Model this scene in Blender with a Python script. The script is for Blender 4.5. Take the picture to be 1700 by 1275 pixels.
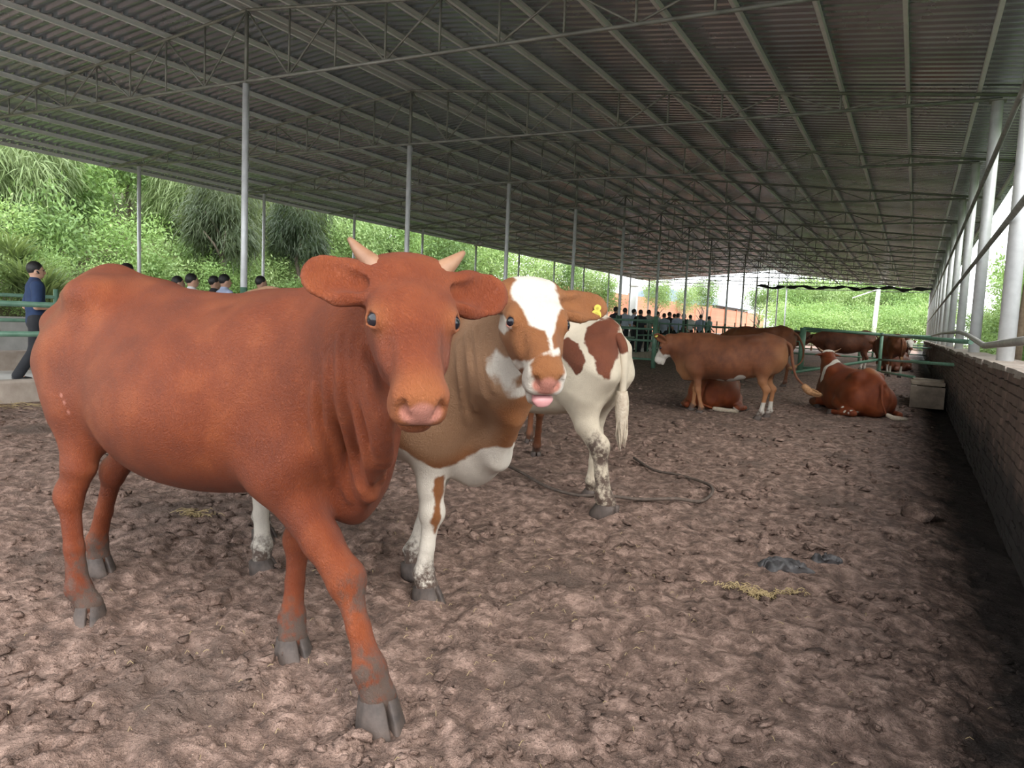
import bpy, math, random
import numpy as np
from mathutils import Vector, Matrix

# ------------------------------------------------------------------ clear
for o in list(bpy.data.objects):
    bpy.data.objects.remove(o, do_unlink=True)
scene = bpy.context.scene
COL = scene.collection
random.seed(7)
RNG = np.random.default_rng(11)

# ------------------------------------------------------------------ camera
CAM_H = 1.3
FPX = 1223.0                              # focal length in pixels of a 1700 px wide frame
YAW, PIT, ROL = [math.radians(a) for a in (28.46, 4.918, 2.481)]
_cy, _sy, _cp, _sp = math.cos(YAW), math.sin(YAW), math.cos(PIT), math.sin(PIT)
_fw = np.array([-_sy * _cp, _cy * _cp, -_sp])
_r0 = np.array([_cy, _sy, 0.0])
_u0 = np.cross(_r0, _fw)
_c, _s = math.cos(ROL), math.sin(ROL)
_rt = _c * _r0 + _s * _u0
_up = -_s * _r0 + _c * _u0
cam_data = bpy.data.cameras.new('camera')
cam_data.sensor_fit = 'HORIZONTAL'
cam_data.sensor_width = 36.0
cam_data.lens = FPX / 1700.0 * 36.0
cam_data.clip_start = 0.05
cam_data.clip_end = 800
cam = bpy.data.objects.new('camera', cam_data)
COL.objects.link(cam)
_m = Matrix.Identity(4)
for k in range(3):
    _m[k][0], _m[k][1], _m[k][2] = _rt[k], _up[k], -_fw[k]
_m[2][3] = CAM_H
cam.matrix_world = _m
scene.camera = cam

# ------------------------------------------------------------------ sky, light, exposure
world = bpy.data.worlds.new('overcast_sky')
scene.world = world
world.use_nodes = True
_nt = world.node_tree
_nt.nodes.clear()
_wo = _nt.nodes.new('ShaderNodeOutputWorld')
_bg = _nt.nodes.new('ShaderNodeBackground')
_bg.inputs['Color'].default_value = (0.93, 0.97, 1.0, 1)
_bg.inputs['Strength'].default_value = 2.1
_nt.links.new(_bg.outputs[0], _wo.inputs['Surface'])
sun_d = bpy.data.lights.new('sun', 'SUN')
sun_d.energy = 2.4
sun_d.angle = math.radians(35)
sun_d.color = (1.0, 0.96, 0.9)
sun = bpy.data.objects.new('sun', sun_d)
COL.objects.link(sun)
# a veiled sun behind the photographer's right shoulder
sun.rotation_euler = Vector((-0.66, 0.46, -0.60)).to_track_quat('-Z', 'Y').to_euler()
scene.view_settings.view_transform = 'Standard'
scene.view_settings.look = 'None'
scene.view_settings.exposure = 0.92
scene.view_settings.gamma = 1.0
scene.view_settings.use_curve_mapping = False

# ------------------------------------------------------------------ coordinates measured from the photograph
LAT = np.array([_cy, _sy, 0.0])
DEP = np.array([-_sy, _cy, 0.0])
def W(u, d, z=0.0):
    """metres to the right of / in front of the photographer's standpoint -> world"""
    return np.array([u * _cy - d * _sy, u * _sy + d * _cy, z])
def ray(x, y):
    return _fw + _rt * (x - 850) / FPX + _up * (637.5 - y) / FPX
def on_ground(x, y, z=0.0):
    r = ray(x, y); return r * ((z - CAM_H) / r[2]) + np.array([0, 0, CAM_H])
def on_x(x, y, X):
    r = ray(x, y); return r * (X / r[0]) + np.array([0, 0, CAM_H])
def on_y(x, y, Y):
    r = ray(x, y); return r * (Y / r[1]) + np.array([0, 0, CAM_H])
def at_d(x, y, d):
    r = ray(x, y); return r * (d / (r @ DEP)) + np.array([0, 0, CAM_H])

# ------------------------------------------------------------------ numpy noise
def _hash(ix, iy, iz, seed):
    h = (ix.astype(np.uint32) * np.uint32(374761393) + iy.astype(np.uint32) * np.uint32(668265263)
         + iz.astype(np.uint32) * np.uint32(2147483647) + np.uint32((seed * 974634247) & 0xffffffff))
    h = (h ^ (h >> np.uint32(13))) * np.uint32(1274126177)
    h = h ^ (h >> np.uint32(16))
    return (h & np.uint32(0xffffff)).astype(np.float32) / np.float32(0xffffff)
def vnoise(x, y, z, seed=0):
    x = np.asarray(x, np.float32); y = np.asarray(y, np.float32); z = np.asarray(z, np.float32)
    x, y, z = np.broadcast_arrays(x, y, z)
    fx, fy, fz = np.floor(x), np.floor(y), np.floor(z)
    ix, iy, iz = fx.astype(np.int64), fy.astype(np.int64), fz.astype(np.int64)
    tx, ty, tz = x - fx, y - fy, z - fz
    tx, ty, tz = [t * t * (3 - 2 * t) for t in (tx, ty, tz)]
    def c(a, b, e): return _hash(ix + a, iy + b, iz + e, seed)
    x00 = c(0,0,0) * (1 - tx) + c(1,0,0) * tx
    x10 = c(0,1,0) * (1 - tx) + c(1,1,0) * tx
    x01 = c(0,0,1) * (1 - tx) + c(1,0,1) * tx
    x11 = c(0,1,1) * (1 - tx) + c(1,1,1) * tx
    return ((x00 * (1 - ty) + x10 * ty) * (1 - tz) + (x01 * (1 - ty) + x11 * ty) * tz) * 2 - 1

# ------------------------------------------------------------------ object helpers
def link(o, parent=None):
    COL.objects.link(o)
    if parent is not None:
        o.parent = parent
    return o
def tag(o, label=None, cat=None, group=None, kind=None):
    if label: o['label'] = label
    if cat: o['category'] = cat
    if group: o['group'] = group
    if kind: o['kind'] = kind
    return o
def empty(name, loc=(0, 0, 0), rz=0.0, parent=None):
    o = bpy.data.objects.new(name, None)
    o.empty_display_size = 0.2
    link(o, parent)
    o.location = loc
    o.rotation_euler = (0, 0, rz)
    return o
def np_mesh(name, V, Q, mat=None, smooth=False):
    """mesh from numpy vertices and equal-sized faces"""
    me = bpy.data.meshes.new(name)
    V = np.ascontiguousarray(V, np.float32); Q = np.ascontiguousarray(Q, np.int32)
    n, k = Q.shape
    me.vertices.add(len(V)); me.vertices.foreach_set('co', V.ravel())
    me.loops.add(n * k); me.loops.foreach_set('vertex_index', Q.ravel())
    me.polygons.add(n)
    me.polygons.foreach_set('loop_start', np.arange(0, n * k, k, dtype=np.int32))
    me.polygons.foreach_set('loop_total', np.full(n, k, np.int32))
    if smooth:
        me.polygons.foreach_set('use_smooth', np.ones(n, bool))
    me.update(calc_edges=True)
    if mat: me.materials.append(mat)
    return me
def obj(name, me, parent=None, loc=None):
    o = bpy.data.objects.new(name, me)
    link(o, parent)
    if loc is not None: o.location = loc
    return o
def attr(me, name, vals):
    a = me.attributes.new(name, 'FLOAT', 'POINT')
    a.data.foreach_set('value', np.ascontiguousarray(vals, np.float32))

class MB:
    """collects boxes, tubes and strips, then becomes ONE mesh"""
    def __init__(s): s.v = []; s.f = []; s.sm = []
    def add(s, V, F, smooth=False):
        b = len(s.v); s.v += [tuple(map(float, p)) for p in V]
        s.f += [tuple(i + b for i in f) for f in F]; s.sm += [smooth] * len(F)
        return s
    def box(s, c, size, rz=0.0, jitter=0.0):
        hx, hy, hz = size[0] / 2, size[1] / 2, size[2] / 2
        P = []
        for x, y, z in ((-1,-1,-1),(1,-1,-1),(1,1,-1),(-1,1,-1),(-1,-1,1),(1,-1,1),(1,1,1),(-1,1,1)):
            px, py, pz = x * hx, y * hy, z * hz
            if jitter:
                px += random.uniform(-jitter, jitter); py += random.uniform(-jitter, jitter); pz += random.uniform(-jitter, jitter)
            q = (px * math.cos(rz) - py * math.sin(rz) + c[0], px * math.sin(rz) + py * math.cos(rz) + c[1], pz + c[2])
            P.append(q)
        return s.add(P, [(0,3,2,1),(4,5,6,7),(0,1,5,4),(1,2,6,5),(2,3,7,6),(3,0,4,7)])
    def tube(s, pts, r, seg=8, caps=True, smooth=True):
        pts = [Vector(p) for p in pts]
        rs = r if isinstance(r, (list, tuple)) else [r] * len(pts)
        V = []; F = []
        up = None
        for i, p in enumerate(pts):
            t = (pts[min(i + 1, len(pts) - 1)] - pts[max(i - 1, 0)]).normalized()
            if up is None:
                up = Vector((0, 0, 1)) if abs(t.z) < 0.9 else Vector((1, 0, 0))
            a = t.cross(up); a.normalize(); b = a.cross(t); up = b
            for k in range(seg):
                th = 2 * math.pi * k / seg
                V.append(p + (a * math.cos(th) + b * math.sin(th)) * rs[i])
        for i in range(len(pts) - 1):
            for k in range(seg):
                k2 = (k + 1) % seg
                F.append((i * seg + k, i * seg + k2, (i + 1) * seg + k2, (i + 1) * seg + k))
        s.add(V, F, smooth)
        if caps:
            b = len(s.v) - len(V)
            s.f.append(tuple(b + k for k in reversed(range(seg)))); s.sm.append(False)
            s.f.append(tuple(b + (len(pts) - 1) * seg + k for k in range(seg))); s.sm.append(False)
        return s
    def mesh(s, name, mat):
        me = bpy.data.meshes.new(name)
        me.from_pydata(s.v, [], s.f)
        me.polygons.foreach_set('use_smooth', s.sm)
        if mat: me.materials.append(mat)
        me.update()
        return me
    def build(s, name, mat, parent=None, loc=None):
        return obj(name, s.mesh(name, mat), parent, loc)

def copy_tree(o, parent=None):
    c = o.copy(); COL.objects.link(c); c.parent = parent
    for ch in [x for x in bpy.data.objects if x.parent == o]:
        copy_tree(ch, c)
    return c

# ------------------------------------------------------------------ materials
class NT:
    def __init__(s, name):
        s.m = bpy.data.materials.new(name); s.m.use_nodes = True
        s.t = s.m.node_tree; s.n = s.t.nodes
        s.b = s.n['Principled BSDF']; s.out = s.n['Material Output']
    def node(s, t, **kw):
        n = s.n.new(t)
        for k, v in kw.items():
            if k in n.inputs: n.inputs[k].default_value = v
            else: setattr(n, k, v)
        return n
    def l(s, a, b): s.t.links.new(a, b)
    def coord(s, kind='Object'):
        return s.n.new('ShaderNodeTexCoord').outputs[kind]
    def noise(s, vec, scale, detail=4, rough=0.55, dist=0.0):
        n = s.node('ShaderNodeTexNoise', Scale=scale, Detail=detail, Roughness=rough, Distortion=dist)
        s.l(vec, n.inputs['Vector']); return n.outputs['Fac']
    def ramp(s, fac, stops, interp='LINEAR'):
        r = s.n.new('ShaderNodeValToRGB'); r.color_ramp.interpolation = interp
        e = r.color_ramp.elements
        while len(e) < len(stops): e.new(0.5)
        for el, (p, c) in zip(e, stops):
            el.position = p; el.color = (*c, 1) if len(c) == 3 else c
        s.l(fac, r.inputs['Fac']); return r.outputs['Color']
    def mix(s, fac, a, b, blend='MIX'):
        n = s.n.new('ShaderNodeMix'); n.data_type = 'RGBA'; n.blend_type = blend
        for v, i in ((fac, 0), (a, 6), (b, 7)):
            if hasattr(v, 'is_linked'): s.l(v, n.inputs[i])
            else: n.inputs[i].default_value = v if i == 0 else (*v, 1)
        return n.outputs[2]
    def math(s, op, a, b=0.0, c=None, clamp=False):
        n = s.n.new('ShaderNodeMath'); n.operation = op; n.use_clamp = clamp
        for i, v in enumerate((a, b) if c is None else (a, b, c)):
            if hasattr(v, 'is_linked'): s.l(v, n.inputs[i])
            else: n.inputs[i].default_value = v
        return n.outputs[0]
    def smooth(s, v, lo, hi):
        n = s.n.new('ShaderNodeMapRange'); n.interpolation_type = 'SMOOTHSTEP'
        s.l(v, n.inputs[0]); n.inputs[1].default_value = lo; n.inputs[2].default_value = hi
        return n.outputs[0]
    def attr(s, name):
        n = s.n.new('ShaderNodeAttribute'); n.attribute_name = name; return n.outputs['Fac']
    def bump(s, h, strength=0.3, dist=0.02, prev=None):
        n = s.node('ShaderNodeBump', Strength=strength, Distance=dist)
        s.l(h, n.inputs['Height'])
        if prev is not None: s.l(prev, n.inputs['Normal'])
        s.l(n.outputs[0], s.b.inputs['Normal']); return n.outputs[0]
    def set(s, **kw):
        for k, v in kw.items():
            i = s.b.inputs[k.replace('_', ' ')]
            if hasattr(v, 'is_linked'): s.l(v, i)
            else: i.default_value = (*v, 1) if isinstance(v, tuple) and len(v) == 3 else v
        return s

def simple(name, ca, cb, scale=6.0, rough=0.6, metal=0.0, bump=0.0, bscale=60.0, bdist=0.01, coat=0.0):
    t = NT(name); v = t.coord()
    t.set(Base_Color=t.ramp(t.noise(v, scale), [(0.3, ca), (0.7, cb)]), Roughness=rough, Metallic=metal)
    if coat: t.set(Coat_Weight=coat)
    if bump: t.bump(t.noise(v, bscale, 5), bump, bdist)
    return t.m

M = {}
M['galv'] = simple('galvanised_steel', (0.68, 0.70, 0.72), (0.82, 0.84, 0.86), 9, 0.42, 0.2, 0.05, 120)
M['purlin'] = simple('bright_zinc_purlin', (0.84, 0.86, 0.89), (0.92, 0.94, 0.95), 6, 0.42, 0.1)
M['galv_dark'] = simple('weathered_truss_steel', (0.20, 0.21, 0.19), (0.34, 0.345, 0.32), 5, 0.5, 0.35, 0.05, 120)
M['green'] = simple('green_paint', (0.085, 0.185, 0.125), (0.15, 0.27, 0.195), 7, 0.42, 0.0, 0.08, 90, 0.004)
M['rail_grey'] = simple('dull_grey_pipe', (0.30, 0.29, 0.27), (0.44, 0.42, 0.39), 8, 0.55, 0.2, 0.1, 80)
def _mk_sheet():
    t = NT('corrugated_sheet'); v = t.coord()
    n = t.noise(v, 0.7, 5, 0.6)
    n2 = t.noise(v, 3.5, 4)
    col = t.ramp(t.math('MULTIPLY_ADD', n2, 0.3, t.math('MULTIPLY', n, 0.7)), [(0.3, (0.36, 0.39, 0.43)), (0.7, (0.50, 0.53, 0.58))])
    t.set(Base_Color=col, Roughness=t.math('MULTIPLY_ADD', n, 0.16, 0.18), Metallic=0.75)
    return t.m
M['sheet'] = _mk_sheet()
M['concrete'] = simple('concrete', (0.27, 0.215, 0.175), (0.45, 0.38, 0.325), 4, 0.85, 0, 0.35, 40, 0.01)
M['concrete_light'] = simple('pale_concrete', (0.45, 0.44, 0.41), (0.62, 0.60, 0.57), 3, 0.85, 0, 0.3, 40, 0.01)
M['wood_old'] = simple('weathered_plank', (0.20, 0.15, 0.11), (0.36, 0.29, 0.22), 7, 0.8, 0, 0.4, 50, 0.01)
M['black_net'] = simple('black_shade_net', (0.008, 0.008, 0.008), (0.02, 0.02, 0.02), 8, 0.8)
M['white_paint'] = simple('white_paint', (0.72, 0.73, 0.72), (0.8, 0.8, 0.8), 3, 0.5)
M['trough'] = simple('stained_concrete', (0.15, 0.115, 0.088), (0.32, 0.26, 0.20), 5, 0.9, 0, 0.5, 40, 0.01)
# ================================================================== THE SETTING
BAY = 4.45
TY = [8.72 + BAY * i for i in range(-2, 14)]        # truss lines along the shed
XR, XC, XL = 0.734, -9.9, -19.1                     # three rows of columns
Y0, Y1 = TY[0] - 0.5, TY[-1] + 0.4
def z_bottom(x): return 4.86 + (0.734 - x) * 0.0131
def z_top(x): return 6.12 - (x - XC) * 0.112 if x >= XC else 6.12 - (XC - x) * 0.094

# ---- pen floor of trampled manure, finest near the photographer
def floor_h(x, y):
    r = np.hypot(x, y)
    f = lambda s: np.clip(1.2 - r * s, 0, 1)
    h = 0.034 * vnoise(x * 1.3, y * 1.3, 0.5, 1) + 0.022 * vnoise(x * 3.1, y * 3.1, 1.5, 2)
    wx = x + 0.05 * vnoise(x * 6, y * 6, 3.3, 8); wy = y + 0.05 * vnoise(x * 6, y * 6, 8.3, 9)
    a = vnoise(wx * 9, wy * 9, 2.5, 3); b = vnoise(wx * 19, wy * 19, 3.5, 4); c = vnoise(wx * 37, wy * 37, 4.5, 5)
    h = h + 0.024 * np.sign(a) * np.abs(a) ** 0.5 + 0.022 * (1 - 2 * np.abs(b)) * f(0.05) + 0.009 * c * f(0.09)
    return h - 0.07 * np.clip((x + 0.1) / 0.5, 0, 1) ** 1.5 * (x < 0.7)
def _floor():
    nr, nt = 760, 560
    rr = 0.55 * np.exp(np.linspace(0, math.log(150 / 0.55), nr))
    th = np.radians(np.linspace(-35, 215, nt))        # fan around the standpoint
    # denser angles in front (towards +Y and left of it)
    s = np.linspace(0, 1, nt); th = np.radians(118 + 97 * (0.45 * (2 * s - 1) + 0.55 * (2 * s - 1) ** 3) * 1.55)
    R, T = np.meshgrid(rr, th, indexing='ij')
    x = R * np.cos(T); y = R * np.sin(T)
    z = floor_h(x, y)
    edge = np.clip((x + 9.9) / 0.6, 0, 1)
    z = z * edge
    i = np.arange(nr * nt).reshape(nr, nt)
    Q = np.stack([i[:-1, :-1], i[1:, :-1], i[1:, 1:], i[:-1, 1:]], -1).reshape(-1, 4)
    P = np.stack([x, y, z], -1).reshape(-1, 3)
    me = np_mesh('floor', P, Q, None, True)
    t = NT('trampled_manure'); v = t.coord()
    n1 = t.noise(v, 1.1, 5, 0.6); n2 = t.noise(v, 14, 6, 0.65); n3 = t.noise(v, 70, 4, 0.7); n4 = t.noise(v, 220, 2, 0.5)
    base = t.ramp(n2, [(0.28, (0.060, 0.038, 0.030)), (0.48, (0.185, 0.118, 0.092)), (0.68, (0.42, 0.285, 0.23))])
    base = t.mix(t.smooth(n1, 0.52, 0.72), base, (0.125, 0.085, 0.068))
    base = t.mix(t.smooth(n3, 0.62, 0.78), base, (0.50, 0.37, 0.30))
    base = t.mix(t.smooth(n4, 0.68, 0.78), base, (0.58, 0.47, 0.36))
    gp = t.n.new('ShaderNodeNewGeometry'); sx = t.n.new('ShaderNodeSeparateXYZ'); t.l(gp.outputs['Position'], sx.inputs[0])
    wall_shade = t.smooth(t.math('ADD', sx.outputs['X'], t.math('MULTIPLY', t.math('SUBTRACT', t.noise(v, 4.0, 6, 0.7), 0.5), 0.8)), 0.12, 0.46)      # wall's shade painted into the floor colour as a ragged near-black strip
    base = t.mix(wall_shade, base, (0.022, 0.015, 0.012))
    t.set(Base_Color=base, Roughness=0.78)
    t.b.inputs['Specular IOR Level'].default_value = 0.35
    p = t.bump(n2, 1.0, 0.06)
    t.bump(n3, 0.9, 0.016, p)
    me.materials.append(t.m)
    M['manure'] = t.m
    return tag(obj('floor', me), 'brown trampled manure floor of the cattle pen', None, kind='structure')
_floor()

# outer ground, a little below the pen floor
t = NT('outer_ground'); v = t.coord()
t.set(Base_Color=t.ramp(t.noise(v, 0.6, 6), [(0.35, (0.06, 0.09, 0.03)), (0.65, (0.16, 0.14, 0.08))]), Roughness=0.95)
M['earth'] = t.m
g = MB(); g.add([(-160, -60, -0.12), (160, -60, -0.12), (160, 260, -0.12), (-160, 260, -0.12)], [(0, 1, 2, 3)])
tag(g.build('outer_ground', M['earth']), 'grassy earth around the shed', None, kind='structure')

# ---- roof: sheets and purlins under one ceiling
ceil_ = tag(empty('ceiling'), 'corrugated metal roof of the cattle shed on steel purlins', None, kind='structure')
def sheet_mesh(xa, xb, za, zb, ylen, nm):
    pitch, amp = 0.19, 0.034
    ys = []; zs = []
    n = int(round(ylen / pitch)); pitch = ylen / n
    for k in range(n):
        for a, h in ((0.0, 0), (0.44, 0), (0.52, 1), (0.80, 1), (0.88, 0)):
            ys.append((k + a) * pitch); zs.append(amp * h)
    ys.append(ylen); zs.append(0)
    ys = np.array(ys); zs = np.array(zs)
    V = []
    for x, z in ((xa, za), ((xa + xb) / 2, (za + zb) / 2), (xb, zb)):
        V.append(np.stack([np.full_like(ys, x), ys, z + zs], -1))
    V = np.concatenate(V); m = len(ys); i = np.arange(m - 1)
    Q = np.concatenate([np.stack([i + k * m, i + 1 + k * m, i + 1 + (k + 1) * m, i + (k + 1) * m], -1) for k in (0, 1)])
    return np_mesh(nm, V, Q, M['sheet'])
PUR_H = 0.09
EL, ER = -20.7, 1.72
smL = sheet_mesh(XC + 0.02, EL, z_top(XC) + PUR_H + 0.03, z_top(EL) + PUR_H + 0.03, BAY, 'roof_sheet')
smR = sheet_mesh(XC - 0.02, ER, z_top(XC) + PUR_H + 0.03, z_top(ER) + PUR_H + 0.03, BAY, 'roof_sheet')
for i in range(len(TY) - 1):
    if TY[i] < 58: obj('roof_sheet', smL, ceil_, (0, TY[i], 0))
    obj('roof_sheet', smR, ceil_, (0, TY[i], 0))
PX_R = [XC + 0.95 * k for k in range(1, 12)] + [1.55]
PX_L = [XC - 1.0 * k for k in range(1, 11)] + [-20.55]
def purlin(x, y1, w=0.05, h=PUR_H):
    z = z_top(x) + 0.025
    b = MB()
    a = w / 2; e = 0.004
    pr = [(-a, 0), (a, 0), (a, e), (-a + e, e), (-a + e, h - e), (a, h - e), (a, h), (-a, h)]   # C-section
    n = len(pr)
    V = [(px, yy, pz) for yy in (Y0, y1) for px, pz in pr]
    F = [(k, (k + 1) % n, n + (k + 1) % n, n + k) for k in range(n)]
    b.add(V, F)
    b.build('purlin', M['purlin'], ceil_, (x, 0, z))
for x in PX_R: purlin(x, Y1)
for x in PX_L: purlin(x, 60.5)
for dx in (-0.12, 0.12): purlin(XC + dx, Y1)
b = MB(); b.add([(XC - 0.35, Y0, z_top(XC - .35) + .17), (XC, Y0, z_top(XC) + .2), (XC + 0.35, Y0, z_top(XC + .35) + .17),
                 (XC - 0.35, Y1, z_top(XC - .35) + .17), (XC, Y1, z_top(XC) + .2), (XC + 0.35, Y1, z_top(XC + .35) + .17)], [(0, 1, 4, 3), (1, 2, 5, 4)])
b.build('ridge_cap', M['sheet'], ceil_)

# ---- trusses: chords, posts and diagonals of welded pipe
ORD = ['first', 'second', 'third', 'fourth', 'fifth', 'sixth', 'seventh', 'eighth', 'ninth', 'tenth', 'eleventh', 'twelfth', 'thirteenth', 'fourteenth', 'fifteenth', 'sixteenth', 'seventeenth', 'eighteenth', 'nineteenth', 'twentieth'] + ['twenty-' + w for w in ('first', 'second', 'third', 'fourth', 'fifth', 'sixth', 'seventh', 'eighth', 'ninth')]
VX = [-19.9] + PX_L[:-1][::-1] + [XC] + [x for x in PX_R[:-1] if x < 0.9]
VX = [x for x in VX if -19.5 < x < 0.5]
def truss():
    r = empty('roof_truss')
    MB().tube([(-20.0, 0, z_bottom(-20)), (XC, 0, z_bottom(XC)), (0.85, 0, z_bottom(0.85))], 0.027).build('bottom_chord', M['galv_dark'], r)
    MB().tube([(-20.4, 0, z_top(-20.4)), (XC, 0, z_top(XC)), (1.6, 0, z_top(1.6))], 0.027).build('top_chord', M['galv_dark'], r)
    kc = VX.index(XC)
    for k, x in enumerate(VX):
        MB().tube([(x, 0, z_bottom(x)), (x, 0, z_top(x))], 0.034 if k == kc else 0.017, 6).build('post', M['galv_dark'], r)
    for k in range(len(VX) - 1):
        j = k - kc if k >= kc else kc - k - 1
        a, b2 = (VX[k], VX[k + 1]) if k >= kc else (VX[k + 1], VX[k])
        if j % 2 == 0: p, q = (a, 0, z_top(a)), (b2, 0, z_bottom(b2))
        else: p, q = (a, 0, z_bottom(a)), (b2, 0, z_top(b2))
        MB().tube([p, q], 0.016, 6).build('diagonal', M['galv_dark'], r)
    return r
tr0 = truss()
for i, y in enumerate(TY):
    o = tr0 if i == 0 else copy_tree(tr0)
    o.location = (0, y, 0)
    nm = ('overhead, behind the photographer' if i == 0 else 'just over the photographer, out of view') if i < 2 else \
        ('closest to the camera, crossing the top of the picture' if i == 2 else 'farthest away at the open end of the shed' if i == len(TY) - 1 else
         ORD[i - 2] + ' one counting away from the camera')
    tag(o, 'steel pipe roof truss, ' + nm, 'roof truss', 'roof trusses of the shed')

# ---- columns
def column(h, r, nm, foot=True):
    e = empty('steel_column')
    MB().tube([(0, 0, 0.02), (0, 0, h)], r, 14).build('shaft', M['galv'], e)
    if foot: MB().tube([(0, 0, 0.02), (0, 0, 1.66)], r + 0.004, 14).build('painted_foot', M['green'], e)
    MB().box((0, 0, 0.012), (r * 3.4, r * 3.4, 0.024)).build('base_plate', M['galv_dark'], e)
    MB().box((0, 0, h + 0.006), (r * 2.8, r * 2.8, 0.012)).build('head_plate', M['galv_dark'], e)
    return e
WALL_TOP = 1.086
cc = column(z_bottom(XC) - 0.04, 0.055, ''); cl = column(z_bottom(XL) - 0.04, 0.05, '', False)
cr = column(z_bottom(XR) - 0.04 - WALL_TOP, 0.078, '', False)
firstC = firstL = firstR = True
for i, y in enumerate(TY):
    if i >= 2:
        o = cc if firstC else copy_tree(cc); firstC = False
        o.location = (XC, y, 0.0)
        tag(o, 'slim steel column with green foot under the ridge, ' + (ORD[i - 2] + ' from the camera'), 'column', 'columns under the ridge')
    if i >= 3 and y < 61:
        o = cl if firstL else copy_tree(cl); firstL = False
        o.location = (XL, y, 0.0)
        tag(o, 'thin steel column along the far left eave, ' + (ORD[i - 3] + ' from the left'), 'column', 'columns along the left eave')
    if i >= 1:
        o = cr if firstR else copy_tree(cr); firstR = False
        o.location = (XR + 0.06, y, WALL_TOP)
        tag(o, 'thick galvanised column on the brick wall at right, ' + ('%s from the camera' % ORD[i - 1]), 'column', 'columns on the brick wall')
# long tie pipes between the columns of the right row
for k, (z, lab) in enumerate(((3.66, 'upper'), (2.48, 'lower'))):
    tag(MB().tube([(XR - 0.03, -0.5, z), (XR - 0.03, Y1, z)], 0.03).build('tie_pipe', M['galv_dark']),
        '%s steel tie pipe running along the right-hand columns' % lab, 'pipe', 'tie pipes along the right columns')

# ---- brick wall on the right
t = NT('dirty_brick'); v = t.coord('Object')
geo = t.n.new('ShaderNodeNewGeometry'); sep = t.n.new('ShaderNodeSeparateXYZ'); t.l(geo.outputs['Position'], sep.inputs[0])
pos = geo.outputs['Position']
n1 = t.noise(pos, 3, 5); n2 = t.noise(pos, 45, 5, 0.65)
bc = t.ramp(n1, [(0.3, (0.075, 0.047, 0.035)), (0.7, (0.155, 0.100, 0.076))])
stain = t.math('ADD', sep.outputs['Z'], t.math('MULTIPLY', n1, 0.5))
bc = t.mix(t.smooth(stain, 0.90, 0.55), bc, (0.016, 0.011, 0.009))     # manure-blackened foot of the wall
t.set(Base_Color=bc, Roughness=0.92); t.bump(n2, 0.7, 0.02)
M['brick'] = t.m
M['mortar'] = simple('mortar', (0.05, 0.036, 0.028), (0.09, 0.068, 0.054), 8, 0.95, 0, 0.5, 50)
wallR = tag(empty('wall_right'), 'low dirty brick wall along the right side of the pen', None, kind='structure')
WX0, WX1 = 0.62, 0.96
core = MB(); core.box(((WX0 + WX1) / 2 + 0.012, 33, WALL_TOP / 2 - 0.05), (WX1 - WX0 - 0.024, 70, WALL_TOP + 0.02)); core.build('mortar_core', M['mortar'], wallR)
bl, bh, bt = 0.235, 0.058, 0.05
variants = []
for k in range(5):
    bb = MB(); bb.box((0, 0, 0), (bt, bl, bh), 0, 0.004); variants.append(bb.mesh('brick', M['brick']))
stuff = MB(); cand = []
nc = 16; step = WALL_TOP / nc
for c in range(nc):
    z = (c + 0.5) * step - 0.002
    y = -1.6 + (0.125 if c % 2 else 0)
    while y < 67:
        cand.append((z, y)); y += 0.25
def seen(zy): return 4.0 < zy[1] and zy[0] > 0.2
near = sorted([c for c in cand if seen(c)], key=lambda c: (abs(c[1] - 6.5) * 0.55 + (WALL_TOP - c[0]) * 1.2))[:290]
near_s = set(near)
for (z, y) in cand:
    dx = random.uniform(-0.006, 0.008)
    if (z, y) in near_s:
        o = obj('brick', random.choice(variants), wallR, (WX0 + bt / 2 - 0.012 + dx, y, z)); o.rotation_euler = (random.uniform(-.02, .02), 0, random.uniform(-.03, .03))
    else:
        stuff.box((WX0 + bt / 2 - 0.012 + dx, y, z), (bt, bl, bh), random.uniform(-.02, .02))
tag(stuff.build('brickwork', M['brick'], wallR), kind='stuff')
cap = MB(); y = -1.6
while y < 67:
    ln = random.uniform(0.5, 0.9)
    cap.box(((WX0 + WX1) / 2, y + ln / 2, WALL_TOP + 0.008 + random.uniform(-.008, .006)), (WX1 - WX0 + random.uniform(-.01, .05), ln + 0.02, 0.045), random.uniform(-.02, .02), 0.008); y += ln
M['cap'] = simple('mortar_cap', (0.20, 0.165, 0.14), (0.34, 0.29, 0.25), 6, 0.95, 0, 0.6, 45, 0.015)
cap.build('mortar_cap', M['cap'], wallR)

# grey bent water pipe above the wall
p = [on_x(1760, 560, 0.60), on_x(1700, 566, 0.60), on_x(1634, 574, 0.60), on_x(1606, 556, 0.60), on_x(1592, 551, 0.60), (0.60, 22, 1.45), (0.60, 34, 1.42), (0.60, 60, 1.40)]
tag(MB().tube(p, 0.03, 10).build('bent_pipe', M['rail_grey']), 'dull grey bent pipe rail above the brick wall', 'pipe')

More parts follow.
